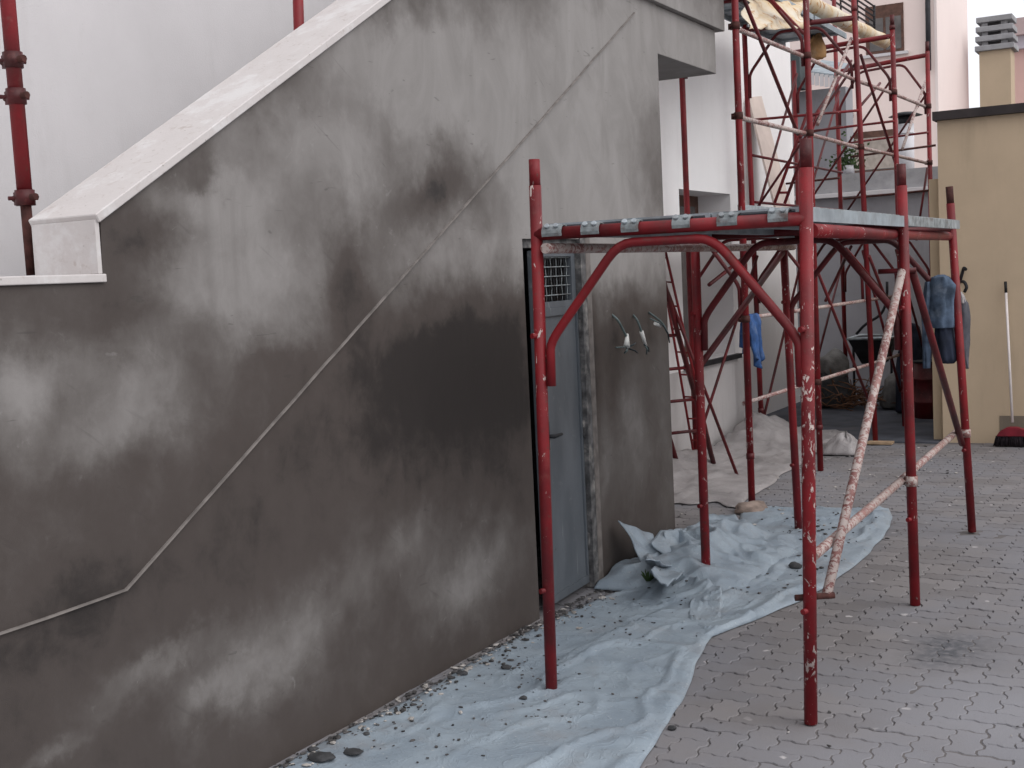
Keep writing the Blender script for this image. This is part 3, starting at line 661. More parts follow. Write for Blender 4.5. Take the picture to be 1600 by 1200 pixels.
# ------------------------------------------------------------------ ladders and loose pipe behind the corner
def ladder(feet, tops, n, label, r=.013, rr=.009, mat='red_dark', z0=.12):
    l = thing('ladder', tuple((feet[0] + feet[1]) / 2), label, 'ladder')
    for f, t in zip(feet, tops): tube('ladder_rail', [f, t], r, M[mat], l, 8)
    for i in range(n):
        k2 = z0 + (1 - z0 * 1.4) * i / (n - 1); tube('rung', [feet[0].lerp(tops[0], k2), feet[1].lerp(tops[1], k2)], rr, M[mat], l, 8)
f0, f1 = GZ((1062, 738), .03), GZ((1117, 731), .03)
ladder((f0, f1), (f0 + V((-.02, -1.72, 2.85)), f1 + V((-.02, -1.72, 2.85))), 10, 'dark red ladder leaning back behind the plastered wall corner', .021, .013)
f0, f1 = GX((1085, 690), -.8), GX((1094, 690), -.72); 
ladder((V((-.93, 10.0, .02)), V((-.78, 10.05, .02))), (GX((1028, 385), -.90), GX((1038, 385), -.77)), 9, 'narrow thin red ladder beside the leaning dark red ladder', .011, .007, 'red_clean')
tube_o = tube('steel_pipe', [GZ((1152, 743), .02), GX((1040, 447), -.72)], .0125, M['red_dark']); tag(tube_o, 'thin dark pipe leaning outward beside the ladder behind the wall corner', 'pipe')
ladder((GY((1210, 318), 12.2), GY((1226, 318), 12.2)), (GY((1262, 175), 12.2), GY((1280, 172), 12.2)), 4, 'red ladder tilted on the upper deck of the tall scaffold', .016, .012, 'red_clean')

# ------------------------------------------------------------------ sheets on the ground
def ridge(x, y, s, seed): return 1 - abs(noise.noise(V((x * s, y * s, seed)))) * 2
def lerp_pl(pl, u):
    f_ = u * (len(pl) - 1); i = min(int(f_), len(pl) - 2); t = f_ - i
    p0 = pl[max(i - 1, 0)]; p1 = pl[i]; p2 = pl[i + 1]; p3 = pl[min(i + 2, len(pl) - 1)]
    return tuple(.5 * (2 * p1[k] + (p2[k] - p0[k]) * t + (2 * p0[k] - 5 * p1[k] + 4 * p2[k] - p3[k]) * t * t + (3 * p1[k] - p0[k] - 3 * p2[k] + p3[k]) * t ** 3) for k in (0, 1))
def sheet_z(x, y, amp, seed):
    wx = x + .10 * N1(x, y, seed, 3.); wy = y + .10 * N1(y, x, seed + 2, 3.)
    a = max(0, ridge(wx * 1.2, wy * .40, 1.7, seed) - .86) * .11
    b = max(0, ridge(wx + .3 * wy, wy - .6 * wx, 2.4, seed + 5) - .90) * .12
    d = max(0, ridge(wx - .8 * wy, wy + .2 * wx, 3.1, seed + 9) - .92) * .10
    c = .004 * fb(x, y, seed, 3., 4)
    return amp * (a + b + d + c + .005) + .006
inner = [(.03, 2.2), (.045, 3.0), (.03, 3.6), (.07, 4.2), (.05, 4.8), (.08, 5.3), (.12, 5.7), (.20, 6.05), (.30, 6.2)]
ca, cb = GZ((880, 1035)), GZ((1005, 975))
def near_fn(u, v):
    a = lerp_pl(inner, u); b = lerp_pl(TARP_NEAR_OUT, u); x = a[0] + (b[0] - a[0]) * v; y = a[1] + (b[1] - a[1]) * v
    x += .012 * N1(y * 5, v * 3, 2) * (1 if v > .95 else .3)
    e = min(1, v / .05) * min(1, (1 - v) / .04)
    # overlap crease that runs from the door to the bunched heap
    t = (V((x, y, 0)) - ca).dot((cb - ca).normalized()) / (cb - ca).length; n_ = (cb - ca).normalized(); s = (x - ca.x) * n_.y - (y - ca.y) * n_.x
    step = .035 * max(0, min(1, t * 3 + .6)) * max(0, min(1, (1.5 - t) * 2)) * (1 / (1 + math.exp(-(s - .01 * N1(t * 5, 2)) * 160))) * math.exp(-max(0, s) * 4)
    return (x, y, .003 + e * sheet_z(x, y, 1.0, 3.) + step + .05 * max(0, (u - .80) / .2) ** 2 * e * (1 + ridge(x, y, 5, 8.)) * .7)
o = grid_obj('tarpaulin', 150, 60, near_fn, M['tarp'], None, .002); tag(o, 'dirty blue grey plastic sheet spread along the foot of the plastered wall', 'tarpaulin')
fin = [(.74, 5.45), (.62, 5.75), (.50, 6.2), (.42, 6.7), (.33, 7.2), (.22, 7.7), (.10, 8.1), (.0, 8.35)]
def far_fn(u, v):
    a = lerp_pl(fin, u); b = lerp_pl(TARP_FAR_OUT, u); x = a[0] + (b[0] - a[0]) * v; y = a[1] + (b[1] - a[1]) * v
    x += .012 * N1(y * 4, v * 3, 7) * (1 if v > .9 else .3); e = min(1, v / .05) * min(1, (1 - v) / .05) * min(1, u / .04) * min(1, (1 - u) / .04)
    return (x, y, .005 + e * sheet_z(x, y, 1.3, 11.))
o = grid_obj('tarpaulin', 110, 50, far_fn, M['tarp'], None, .002); tag(o, 'rounded end of blue grey plastic sheet between the middle scaffold legs', 'tarpaulin')

from mathutils.bvhtree import BVHTree
BV = []
for nm in ('tarpaulin', 'tarpaulin.001'):
    me_ = bpy.data.objects[nm].data; BV.append(BVHTree.FromPolygons([v.co for v in me_.vertices], [p.vertices[:] for p in me_.polygons]))
def drop(x, y, base=0.0):
    z = base
    for b_ in BV:
        h = b_.ray_cast(V((x, y, 2)), V((0, 0, -1)))
        if h[0] is not None: z = max(z, h[0].z + .002)
    return z
# crumpled heap: folded lengths of the same sheet
hp = thing('crumpled_tarpaulin', (.35, 6.9, 0), 'crumpled heap of blue grey plastic sheet at the wall corner', 'tarpaulin')
def mound(u, v):
    x = .02 + .78 * v; y = 5.95 + 1.6 * u; r = max(0, 1 - ((v - .45) / .55) ** 2) * max(0, 1 - ((u - .5) / .5) ** 2)
    return (x, y, .006 + r ** .6 * (.05 + .11 * max(0, ridge(x + .1 * N1(x, y, 1, 4), y * .8, 2.4, 4.) - .2) + .05 * ridge(x, y, 4.5, 9.) + .015 * ridge(x + .2 * y, y, 9., 2.)) + .004 * fb(x, y, 0, 9))
grid_obj('bunched_sheet', 130, 80, mound, M['tarp'], hp, .002)
def flap(c, bend, seed, crin=.02, nu=16, nv=12):
    c = [V(p) for p in c]; nn = (c[1] - c[0]).cross(c[3] - c[0]).normalized()
    def fn(u, v):
        p = (c[0] * (1 - u) + c[1] * u) * (1 - v) + (c[3] * (1 - u) + c[2] * u) * v
        p = p + nn * (bend * math.sin(math.pi * u) * math.sin(math.pi * (v * .8 + .1)) + crin * (ridge(p.y * 1.3, p.z * 1.3 + p.x, 5, seed) - .5) + .012 * N1(p.x, p.y, p.z + seed, 14))
        p.z = max(p.z, .008); return p
    return grid_obj('fold', nu, nv, fn, M['tarp'], hp, .006)
def W(p, x): return GX(p, x)
flap((W((968, 812), .07), W((1022, 833), .16), W((1042, 872), .30), W((1004, 880), .20)), .03, 1.)
flap((W((1018, 846), .20), W((1034, 826), .13), W((1070, 830), .16), W((1048, 874), .33)), -.03, 2.)
flap((W((1052, 868), .30), W((1036, 830), .20), W((1072, 826), .22), W((1070, 862), .34)), .03, 3.)
flap((W((1008, 878), .34), W((1012, 862), .22), W((1078, 858), .30), W((1090, 884), .42)), .045, 4., .03)
flap((W((1016, 890), .42), W((1030, 876), .30), W((1082, 882), .42), W((1042, 914), .56)), .03, 5., .03)
flap((W((1102, 868), .42), W((1148, 856), .40), W((1190, 914), .74), W((1112, 908), .64)), .05, 7., .02)
flap((W((1060, 838), .14), W((1112, 826), .14), W((1128, 862), .34), W((1070, 866), .34)), .05, 8., .03)
flap((W((1098, 800), .05), W((1150, 800), .15), W((1170, 850), .42), W((1104, 858), .30)), .04, 9., .03)

flap((W((1086, 848), .26), W((1128, 842), .26), W((1140, 876), .44), W((1092, 878), .42)), .06, 13., .035)
flap((W((1150, 868), .46), W((1166, 862), .46), W((1196, 906), .74), W((1184, 912), .74)), .02, 14., .02)
# white nylon at the foot of the white house, and a pale bag
def ny(u, v):
    y = 8.25 + 4.15 * u + (1 - u) * (.35 * N1(v * 2.3, 1.7) + .16 * N1(v * 7, 4.2) + .25 * v); x = -1.05 + (1.05 - .25 * u + .08 * N1(y, 3, 0, 2)) * v
    e = min(1, v / .08 + .3) * min(1, (1 - v) / .05) * min(1, u / .04) * min(1, (1 - u) / .05)
    h = .17 * math.exp(-((v - .22) / .35) ** 2 - ((u - .78) / .16) ** 2) + .10 * math.exp(-((v - .1) / .3) ** 2 - ((u - .3) / .25) ** 2)
    return (x, y, .006 + e * (h * (1 + .5 * ridge(x, y, 4, 3.)) + 1.5 * sheet_z(x, y, 1., 21.)))
o = grid_obj('nylon_sheet', 110, 40, ny, M['nylon'], None, .002); tag(o, 'dusty whitish nylon sheet heaped along the foot of the white house', 'plastic sheet')
def bag(u, v):
    c = GZ((1308, 712)); a = 2 * math.pi * u; r = (.16 + .05 * N1(math.cos(a), math.sin(a), 4, 1.6)) * math.sin(math.pi * (.5 + .5 * (1 - v)) ) if 0 else (.20 + .06 * N1(math.cos(a) * 2, math.sin(a) * 2, 4)) * (1 - v) ** .6
    return (c.x + r * math.cos(a) + .05 * v, c.y + .7 * r * math.sin(a) + .1, .01 + .16 * v ** .8 * (1 + .35 * N1(math.cos(a) * 3, math.sin(a) * 3, v * 3)) )
o = grid_obj('plastic_bag', 40, 14, bag, M['nylon'], None, .002); tag(o, 'small crumpled whitish plastic bag lying at the passage mouth', 'plastic bag')

# ------------------------------------------------------------------ stones, blocks, crumbs
def lump(name, c, s, mat, label, cat, seed, group=None):
    bm = bmesh.new(); bmesh.ops.create_icosphere(bm, subdivisions=3, radius=1)
    for v in bm.verts:
        n_ = v.co.copy(); k2 = 1 + .28 * noise.noise(n_ * 1.3 + V((seed, 0, 0))) + .12 * noise.noise(n_ * 3.5 + V((seed, 3, 0)))
        v.co = V((n_.x * s[0] * k2, n_.y * s[1] * k2, max(n_.z, -.35) * s[2] * k2)) + V(c) + V((0, 0, .33 * s[2]))
    return tag(obj(name, bm, mat, None, True), label, cat, group)
c = GZ((1168, 803)); lump('flat_stone', (c.x, c.y + .1, 0.0), (.115, .13, .05), M['stone'], 'flat brown stone under the foot of a tall scaffold pole', 'stone', 3.1)
bm = bmesh.new(); c = GZ((1385, 694)); box(bm, c.x - .16, c.x + .06, c.y - .06, c.y + .05, .004, .024); o = obj('wood_block', bm, M['wood']); o.rotation_euler = (0, 0, 0); tag(o, 'pale wooden block under a tall scaffold pole at the passage mouth', 'wood block')
big = [((503, 1187), .045, .014, 'largest dark mortar lump on the plastic sheet near the lower picture edge'), ((552, 1176), .034, .008, 'flat dark grey mortar disc on the sheet right of the largest lump'),
       ((489, 1168), .020, .008, 'small mortar lump against the wall foot left of the flat disc'), ((791, 1042), .024, .010, 'dark mortar lump on the sheet midway along the plastered wall'), ((722, 1053), .024, .009, 'flattened mortar lump beside pale flakes at the wall foot'),
       ((1050, 1131), .016, .012, 'black crumb on the paving beside the sheet edge'), ((1243, 886), .035, .022, 'dark lump on the sheet left of the splashed front scaffold leg'), ((1470, 640), .02, .01, ''), ((572, 1146), .014, .006, 'tiny mortar crumb beside the wall foot above the flat disc'), ((818, 1090), .016, .007, 'small dark crumb on the sheet left of the nearest scaffold leg')]
for i, (p, r, h, lb) in enumerate(big):
    if not lb: continue
    g = GZ(p, .02); lump('mortar_lump', (g.x, g.y, drop(g.x, g.y)), (r, r * .9, h), M['lump'], lb, 'mortar lump', 10 + i * 3.7, 'mortar lumps fallen on sheet and paving')
def crumbs(name, mat, pts, label):
    bm = bmesh.new()
    for (x, y, z, s) in pts:
        mt = Matrix.Translation((x, y, drop(x, y) + s * .15)) @ Matrix.Rotation(random.uniform(0, 6.3), 4, 'Z') @ Matrix.Diagonal((s * random.uniform(.7, 1.8), s * random.uniform(.6, 1.2), s * random.uniform(.25, .6), 1))
        bmesh.ops.create_icosphere(bm, subdivisions=1, radius=1, matrix=mt)
        
    for v in bm.verts: v.co += noise.noise_vector(v.co * 60) * .0035
    tag(obj(name, bm, mat), label, 'rubble', kind='stuff')
rd = random.Random(5); P1_, P2_ = [], []
for i in range(700):
    y = rd.uniform(2.9, 6.6); x = .015 + abs(rd.gauss(0, .10)); (P1_ if rd.random() < .68 else P2_).append((x, y, .018, rd.choice((.003, .004, .006, .009, .013))))
CC = [(rd.uniform(.12, .85), rd.uniform(3.4, 5.7), rd.uniform(.05, .22)) for _ in range(13)]
for i in range(170):
    cx_, cy_, cr_ = rd.choice(CC); x = cx_ + rd.gauss(0, cr_); y = cy_ + rd.gauss(0, cr_ * 1.4)
    if not .05 < x < .95: continue
    P1_.append((x, y, .022, rd.uniform(.002, .008)))
for i in range(140):
    y = rd.uniform(6.0, 8.2); x = rd.uniform(.45, 1.05); P1_.append((x, y, .03, rd.uniform(.003, .013)))
for i in range(160):
    y = rd.uniform(5.95, 6.6); x = rd.uniform(.02, .3); (P1_ if rd.random() < .6 else P2_).append((x, y, .03, rd.uniform(.003, .011)))
for i in range(150):
    y = rd.uniform(3.8, 11.5); x = rd.uniform(1.0, 3.0); (P1_ if rd.random() < .6 else P2_).append((x, y, .003, rd.uniform(.002, .007)))
for i in range(120):
    y = rd.uniform(7.6, 11.5); x = rd.uniform(-.3, 1.2); (P1_ if rd.random() < .5 else P2_).append((x, y, .006, rd.uniform(.004, .014)))
crumbs('rubble_crumbs', M['crumb'], P1_, 'dark mortar crumbs scattered over sheet and paving')
crumbs('pale_rubble_crumbs', M['crumb_pale'], P2_, 'pale plaster flakes scattered along the wall foot')
# weed in the heap
bm = bmesh.new(); c = W((1012, 893), .30)
for i in range(26):
    a = random.uniform(0, 6.28); h = random.uniform(.03, .07); d = V((math.cos(a), math.sin(a), 0)) * random.uniform(.02, .06); s = V((-math.sin(a), math.cos(a), 0)) * .006
    p0 = c + d * .2 - V((0, 0, .05)); vs = [bm.verts.new(p) for p in (p0 - s, p0 + s, p0 + d * .6 + V((0, 0, h * .8)) + s, p0 + d + V((0, 0, h)))]; bm.faces.new(vs)
tag(obj('weed_tuft', bm, M['grass_leaf']), 'small green weed tuft poking out beside the crumpled sheet', 'weed')

# ------------------------------------------------------------------ cables hanging from the wall
def cable(x, lab, pts, tape, extra):
    c = thing('electric_cable', tuple(GX(x, 0)), lab, 'cable')
    tube('cable_sheath', curve_pts([GX(p, o_) for p, o_ in pts], 4, .4), .0065, M['cable'], c, 8)
    for i, (p, q_, o_) in enumerate(extra): tube('core_wire', [GX(p, o_), GX(((p[0] + q_[0]) / 2 + 3, (p[1] + q_[1]) / 2), o_ + .02), GX(q_, o_)], .0045, M['cable_dark' if i % 2 else 'cable'], c, 6)
    tube('tape_wrap', [GX(tape[0], .05), GX(tape[1], .06)], [.008, .020] if tape[2] else [.013, .009], M['tape'], c, 9)
cable((955, 490), 'taped electric cable nearest the steel door with a flared white end', (((954, 490), -.01), ((966, 500), .03), ((976, 520), .05), ((981, 530), .05)), ((980, 522), (979, 542), True), (((978, 542), (962, 543), .05), ((980, 542), (993, 536), .06), ((979, 543), (975, 552), .05), ((983, 545), (996, 551), .06)))
cable((990, 490), 'middle taped electric cable hanging down from the wall', (((988, 491), -.01), ((996, 500), .04), ((1001, 514), .05), ((1003, 522), .05)), ((1002, 518), (1009, 540), False), (((1007, 538), (1010, 553), .06), ((1006, 538), (1014, 549), .06)))
cable((1014, 488), 'electric cable nearest the wall corner with drooping cores', (((1012, 487), -.01), ((1022, 494), .04), ((1035, 504), .06), ((1043, 520), .08)), ((1024, 505), (1032, 509), False), (((1016, 498), (1038, 511), .06), ((1036, 508), (1046, 535), .08)))
# small white card on the ladder side
# ------------------------------------------------------------------ clothes
def cloth_over(name, c, w_, drop, thick, dirv, mat, label, cat, seed):
    d = V(dirv).normalized(); s = V((d.y, -d.x, 0))
    def fn(u, v):
        t = (v - .42) * 2; a = u - .5; hang = abs(t)
        wd = w_ * (1 - .25 * hang)
        p = V(c) + d * (a * wd) + s * ((.022 + .02 * hang) * (1 if t > 0 else -1) * min(1, hang * 6) + .018 * math.sin(a * 19 + seed + t) * hang + .012 * N1(a * 8, t * 3, seed))
        p.z = c[2] + .022 * (1 - min(1, hang * 7)) - max(0, hang - .03) * drop * (1 + .12 * math.sin(a * 7 + seed)); return p
    o = grid_obj(name, 22, 34, fn, mat, None, thick); return tag(o, label, cat)
c = tz(A['A'], Atop['A'], 1.30).lerp(tz(A['B'], Atop['B'], 1.30), .13) + V((-.035, 0, 0))
cloth_over('towel', tuple(c), .24, .285, .008, (.05, 1, 0), M['bluecloth'], 'blue towel draped over the rail of the tall scaffold', 'towel', 2.)
def garment(name, loc, label, cat):
    return thing(name, loc, label, cat)
def loft(name, rings, mat, parent, seed, amp=.25, seg=28, sub=5):
    out = []
    for i in range(len(rings) - 1):
        for j in range(sub): t = j / sub; out.append(tuple(a + (b - a) * t for a, b in zip(rings[i], rings[i + 1])))
    out.append(rings[-1]); bm = bmesh.new(); rs = []
    for (x, y, z, rx, ry) in out:
        ring = []
        for k2 in range(seg):
            a = 2 * math.pi * k2 / seg; f_ = 1 + amp * (noise.noise(V((math.cos(a) * 2.6, math.sin(a) * 2.6, z * 5 + seed))) + .6 * noise.noise(V((math.cos(a) * 6, math.sin(a) * 6, z * 9 + seed))))
            ring.append(bm.verts.new((x + rx * math.cos(a) * f_, y + ry * math.sin(a) * f_, z)))
        rs.append(ring)
    for a, b in zip(rs, rs[1:]):
        for k2 in range(seg): bm.faces.new((a[k2], a[(k2 + 1) % seg], b[(k2 + 1) % seg], b[k2]))
    bm.faces.new(rs[0]); bm.faces.new(rs[-1][::-1])
    return obj(name, bm, mat, parent, True)
def ringp(px0, px1, py, y, ry): a = GY((px0, py), y); b = GY((px1, py), y); return ((a.x + b.x) / 2, y, (a.z + b.z) / 2, abs(b.x - a.x) / 2, ry)
YJ = 7.93
j = garment('denim_jacket', tuple(GY((1472, 432), YJ)), 'faded blue denim jacket hung beside the rear right scaffold leg', 'jacket')
loft('jacket_body', [ringp(1466, 1476, 429, YJ, .02), ringp(1455, 1484, 433, YJ, .05), ringp(1448, 1495, 446, YJ, .06), ringp(1450, 1492, 470, YJ, .07), ringp(1452, 1492, 500, YJ, .07), ringp(1458, 1490, 512, YJ, .06)], M['denim'], j, 1., .36)
loft('sleeve', [ringp(1446, 1456, 440, YJ - .02, .03), ringp(1441, 1458, 470, YJ - .02, .04), ringp(1442, 1456, 530, YJ, .04), ringp(1443, 1454, 575, YJ, .03)], M['denim'], j, 4., .36)
loft('lower_lining', [ringp(1462, 1488, 505, YJ + .01, .05), ringp(1461, 1491, 530, YJ + .01, .06), ringp(1463, 1494, 562, YJ + .01, .05), ringp(1474, 1490, 568, YJ + .01, .02)], M['navy'], j, 8., .34)
cg = garment('work_coat', tuple(GY((1506, 470), YJ + .12)), 'dark grey coat hanging on the far side of the rear right leg', 'coat')
loft('coat_body', [ringp(1500, 1505, 462, YJ + .22, .02), ringp(1492, 1512, 474, YJ + .22, .05), ringp(1490, 1516, 500, YJ + .22, .06), ringp(1492, 1514, 540, YJ + .22, .06), ringp(1500, 1513, 560, YJ + .22, .04), ringp(1509, 1514, 576, YJ + .22, .02)], M['greycloth'], cg, 12., .32)
loft('collar', [ringp(1500, 1503, 456, YJ + .22, .01), ringp(1498, 1508, 464, YJ + .22, .03), ringp(1496, 1510, 474, YJ + .22, .045)], M['nylon'], cg, 17., .3)
YY = 11.84
hkk = tube('wall_hook', curve_pts([GY((1500, 440), YY - .01), GY((1504, 425), YY - .03), GY((1506, 418), YY - .05), GY((1509, 421), YY - .09)], 4, .4), .014, M['iron']); tag(hkk, 'small bent iron hook high on the ochre wall', 'hook')
hkk = tube('wall_hook', curve_pts([GY((1500, 440), YY - .02), GY((1507, 440), YY - .08), GY((1511, 449), YY - .1), GY((1507, 456), YY - .08)], 5, .4), .014, M['iron']); tag(hkk, 'curved iron hook just below the bent hook on the ochre wall', 'hook')

# ------------------------------------------------------------------ ochre garage, chimney
yw = thing('ochre_building', (3, 13, 0), 'low ochre rendered outbuilding with dark sheet coping at the right', 'building')
x0 = GY((1470, 300), YY).x; xb = GY((1470, 690), YY).x; x0 = (x0 + xb) / 2
ZY = 2.86
boxo('wall', (x0, 9, YY, 17.5, -.02, ZY), M['yellow'], yw)
boxo('corner_pilaster', (x0 - .10, x0 - .002, YY + .10, YY + .34, -.02, ZY - .5), M['yellow_trim'], yw)
boxo('coping', (x0 - .03, 9.05, YY - .06, 17.6, ZY + .002, ZY + .078), M['coping_dark'], yw)
boxo('patch', (GY((1562, 660), YY).x, GY((1640, 660), YY).x, YY - .004, YY + .002, -.02, .24), M['patch'], yw)
ch = thing('chimney', tuple(GY((1556, 165), 17)), 'square ochre chimney with four stacked concrete cap slabs', 'chimney')
cx0, cx1 = GY((1531, 150), 16.8).x, GY((1580, 150), 16.8).x; zt = GY((1555, 78), 16.8).z
boxo('stack', (cx0, cx1, 16.8, 16.8 + (cx1 - cx0), ZY, zt), M['yellow'], ch)
zz = zt
for i in range(4):
    g = .035 + .004 * i * 0; e = .045 - .006 * i
    boxo('cap_slab', (cx0 - e, cx1 + e, 16.8 - e, 16.8 + (cx1 - cx0) + e, zz, zz + .065), M['concrete'], ch, .006)
    if i < 3:
        for fx in (cx0 + .03, cx1 - .11):
            for fy in (16.82, 16.8 + (cx1 - cx0) - .09): boxo('cap_block', (fx, fx + .07, fy, fy + .07, zz + .0655, zz + .1145), M['concrete'], ch)
    zz += .115
lump_c = None
# distant rose house at the right edge
rh = thing('rose_house', (4, 36, 0), 'rose coloured house edge behind the chimney', 'house')
xr = GY((1578, 100), 36).x; zr = GY((1590, 78), 36).z
boxo('wall', (xr - .2, xr + 9, 36, 44, 0, zr), M['rose'], rh)
boxo('lilac_band', (xr - .35, xr + 9.2, 35.8, 44, zr + .003, zr + .32), M['lilac'], rh); boxo('roof_band', (xr - .5, xr + 9.4, 35.6, 44, zr + .323, zr + .75), M['mauve'], rh)

# ------------------------------------------------------------------ pink apartment house
YP = 32.
pk = thing('pink_building', (-6, 34, 0), 'tall pink apartment house with brown windows behind the scaffold', 'building')
xe = GY((1462, 90), YP).x; ye = GX((1511, 100), xe).y
boxo('wall', (-16, xe, YP, ye, 0, 14), M['pink'], pk)
boxo('side_wall', (xe + .002, xe + .03, YP + .35, ye, 0, 14.01), M['pink_pale'], pk)
boxo('corner_strip', (xe - .02, xe + .045, YP - .01, YP + .34, 0, 14.02), M['pink_pale'], pk)
tube('downpipe', [GY((1449, -30), YP - .1), GY((1451, 110), YP - .1)], .06, M['iron'], pk, 8)
def window(p0, p1, parent, split=True, shutter=0.):
    a = GY(p0, YP); b = GY(p1, YP); xa, xb_, zb, zt_ = a.x, b.x, b.z, a.z
    o = boxo('window', (xa, xb_, YP - .02, YP + .12, zb, zt_), M['brownwood'], parent)
    boxo('pane', (xa + .09, (xa + xb_) / 2 - .03, YP - .028, YP - .018, zb + .08, zt_ - .3), M['glass'], o); boxo('pane', ((xa + xb_) / 2 + .03, xb_ - .06, YP - .028, YP - .018, zb + .08, zt_ - .3), M['glass'], o)
    if shutter: boxo('roller_shutter', (xa + .05, xb_ - .04, YP - .032, YP - .0285, zb + (zt_ - zb) * shutter, zt_ - .16), M['curtain'], o)
    boxo('sill', (xa - .1, xb_ + .1, YP - .12, YP - .001, zb - .07, zb - .003), M['white'], o)
window((1352, 12), (1413, 80), pk); 
window((1330, 208), (1402, 268), pk, shutter=.1)
vb = GY((1311, 168), YP); ve = GY((1334, 205), YP)
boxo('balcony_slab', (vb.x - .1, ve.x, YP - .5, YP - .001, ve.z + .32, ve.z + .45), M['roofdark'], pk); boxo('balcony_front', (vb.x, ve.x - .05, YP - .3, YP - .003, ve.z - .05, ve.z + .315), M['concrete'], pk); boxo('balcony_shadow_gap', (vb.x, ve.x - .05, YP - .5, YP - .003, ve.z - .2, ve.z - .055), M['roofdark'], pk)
# balcony railing seen between the scaffold rails
rl = thing('balcony_railing', tuple(GY((1364, 38), YP - 1)), 'dark iron balcony railing below the upper brown window', 'railing')
fx = GY((1364, 25), YP - 1).x
for py in (10, 18, 26, 34, 42):
    e = GY((1366, py), YP - 1); tube('bar', [e, V((fx, 22., e.z))], .022, M['iron'], rl, 6)
e0 = GY((1366, 8), YP - 1); e1 = GY((1366, 48), YP - 1); tube('bar', [e0, e1], .03, M['iron'], rl, 6)
for k_ in range(1, 6): yy = 31 - k_ * 1.5; tube('bar', [(fx, yy, e0.z), (fx, yy, e1.z)], .02, M['iron'], rl, 6)

# ------------------------------------------------------------------ rear yard: walls, grey house, flue, plant
rw = thing('rear_wall', (-.6, 17, 0), 'grey rear yard wall with stained top band and pale ledge', 'wall')
zb = GY((1400, 265), 17).z; zl = GY((1400, 299), 17).z
boxo('wall', (-3.2, x0 + .4, 17.0, 17.25, -.02, zl - .03), M['backwall'], rw)
boxo('ledge', (-3.2, x0 + .4, 16.90, 17.26, zl - .027, zl + .03), M['white'], rw, .005)
boxo('top_band', (-3.2, x0 + .4, 17.0, 17.25, zl + .033, zb), M['concrete'], rw)
gh = thing('grey_house', (-3, 20, 0), 'pale grey house side with dark slate canopy behind the scaffold', 'house')
ga = GY((1234, 200), 18); gb = GY((1312, 200), 18)
boxo('wall', (-7, gb.x + .02, 18.3, 18.7, 0, GY((1280, 135), 18).z), M['backwall'], gh)
zc0, zc1 = GY((1270, 130), 18).z, GY((1270, 92), 18).z
boxo('canopy', (ga.x - .3, GY((1250, 120), 17.9).x, 17.9, 18.29, zc0 - .05, zc1 + .1), M['roofdark'], gh)
bm = bmesh.new(); xa = GY((1262, 120), 17.5).x; xb_ = GY((1306, 120), 17.5).x; hexa(bm, [(xa, 17.4, zc0 + .05), (xb_, 17.4, zc0 - .05), (xb_, 18.28, zc0 + .2), (xa, 18.28, zc0 + .3), (xa, 17.4, zc0 + .10), (xb_, 17.4, zc0), (xb_, 18.28, zc0 + .25), (xa, 18.28, zc0 + .35)]); cn = obj('awning', bm, M['steel_dull'], gh)
for i in range(6):
    x = xa + (xb_ - xa) * (i + .5) / 6; z = zc0 + .05 - .1 * (i + .5) / 6
    boxo('awning_tooth', (x - .028, x + .022, 17.38, 17.398, z - .13, z + .03), M['white'], cn)
fl = thing('flue_pipe', tuple(GY((1416, 268), 18.2)), 'white flue pipe with dark conical cap above the rear wall', 'flue')
fa = GY((1416, 290), 18.2); fb_ = GY((1415, 194), 18.2); tube('pipe', [fa, fb_], .112, M['flue'], fl, 20); tube('pipe_joint', [fa.lerp(fb_, .84), fa.lerp(fb_, .86)], .12, M['flue'], fl, 20)
tube('cowl', [fb_, fb_ + V((0, 0, .11))], .10, M['iron'], fl, 16); tube('cap', [fb_ + V((0, 0, .11)), fb_ + V((0, 0, .16))], [.23, .10], M['iron'], fl, 20)
pp = thing('potted_plant', tuple(GY((1328, 268), 17.1)), 'leafy green plant in a pot on the rear wall', 'plant')
c = GY((1326, 268), 17.1); tube('pot', [c - V((0, 0, .02)), c + V((0, 0, .08))], [.055, .07], M['flue'], pp, 14)
bm = bmesh.new()
for i in range(260):
    p = c + V((random.gauss(0, .10), random.gauss(0, .08), .04 + abs(random.gauss(0, .17)))); d = V((random.uniform(-1, 1), random.uniform(-1, 1), random.uniform(-.5, .9))).normalized() * .055; s = d.cross(V((random.uniform(-1, 1), 1, .3))).normalized() * .018
    bm.faces.new([bm.verts.new(x) for x in (p, p + d * .5 + s, p + d, p + d * .5 - s)])
obj('foliage', bm, M['leaf'], pp)

# ------------------------------------------------------------------ clutter in the passage
wb = thing('wheelbarrow', (-.15, 14.9, 0), 'dark wheelbarrow with pale rim and bent tube frame in the passage', 'wheelbarrow')
def Q(px, py, y=14.9): return GY((px, py), y)
bm = bmesh.new(); a, b = Q(1334, 527), Q(1398, 522); h = .30
hexa(bm, [(a.x + .12, 14.75, a.z - h), (b.x - .12, 14.75, a.z - h), (b.x - .12, 15.1, a.z - h), (a.x + .12, 15.1, a.z - h), (a.x, 14.6, a.z), (b.x, 14.6, a.z), (b.x, 15.25, a.z), (a.x, 15.25, a.z)]); obj('tray', bm, M['iron'], wb)
tube('rim', [(a.x, 14.59, a.z), (b.x, 14.59, a.z), (b.x, 15.26, a.z), (a.x, 15.26, a.z), (a.x, 14.59, a.z)], .014, M['steel'], wb, 8)
tube('handle', curve_pts([Q(1338, 522), Q(1352, 506), Q(1378, 492), Q(1386, 468), Q(1386, 440)], 5, .45), .016, M['iron'], wb, 8)
for px in (1333, 1392): tube('leg', [Q(px, 528), V((Q(px, 528).x, 14.9, .02))], .015, M['iron'], wb, 8)
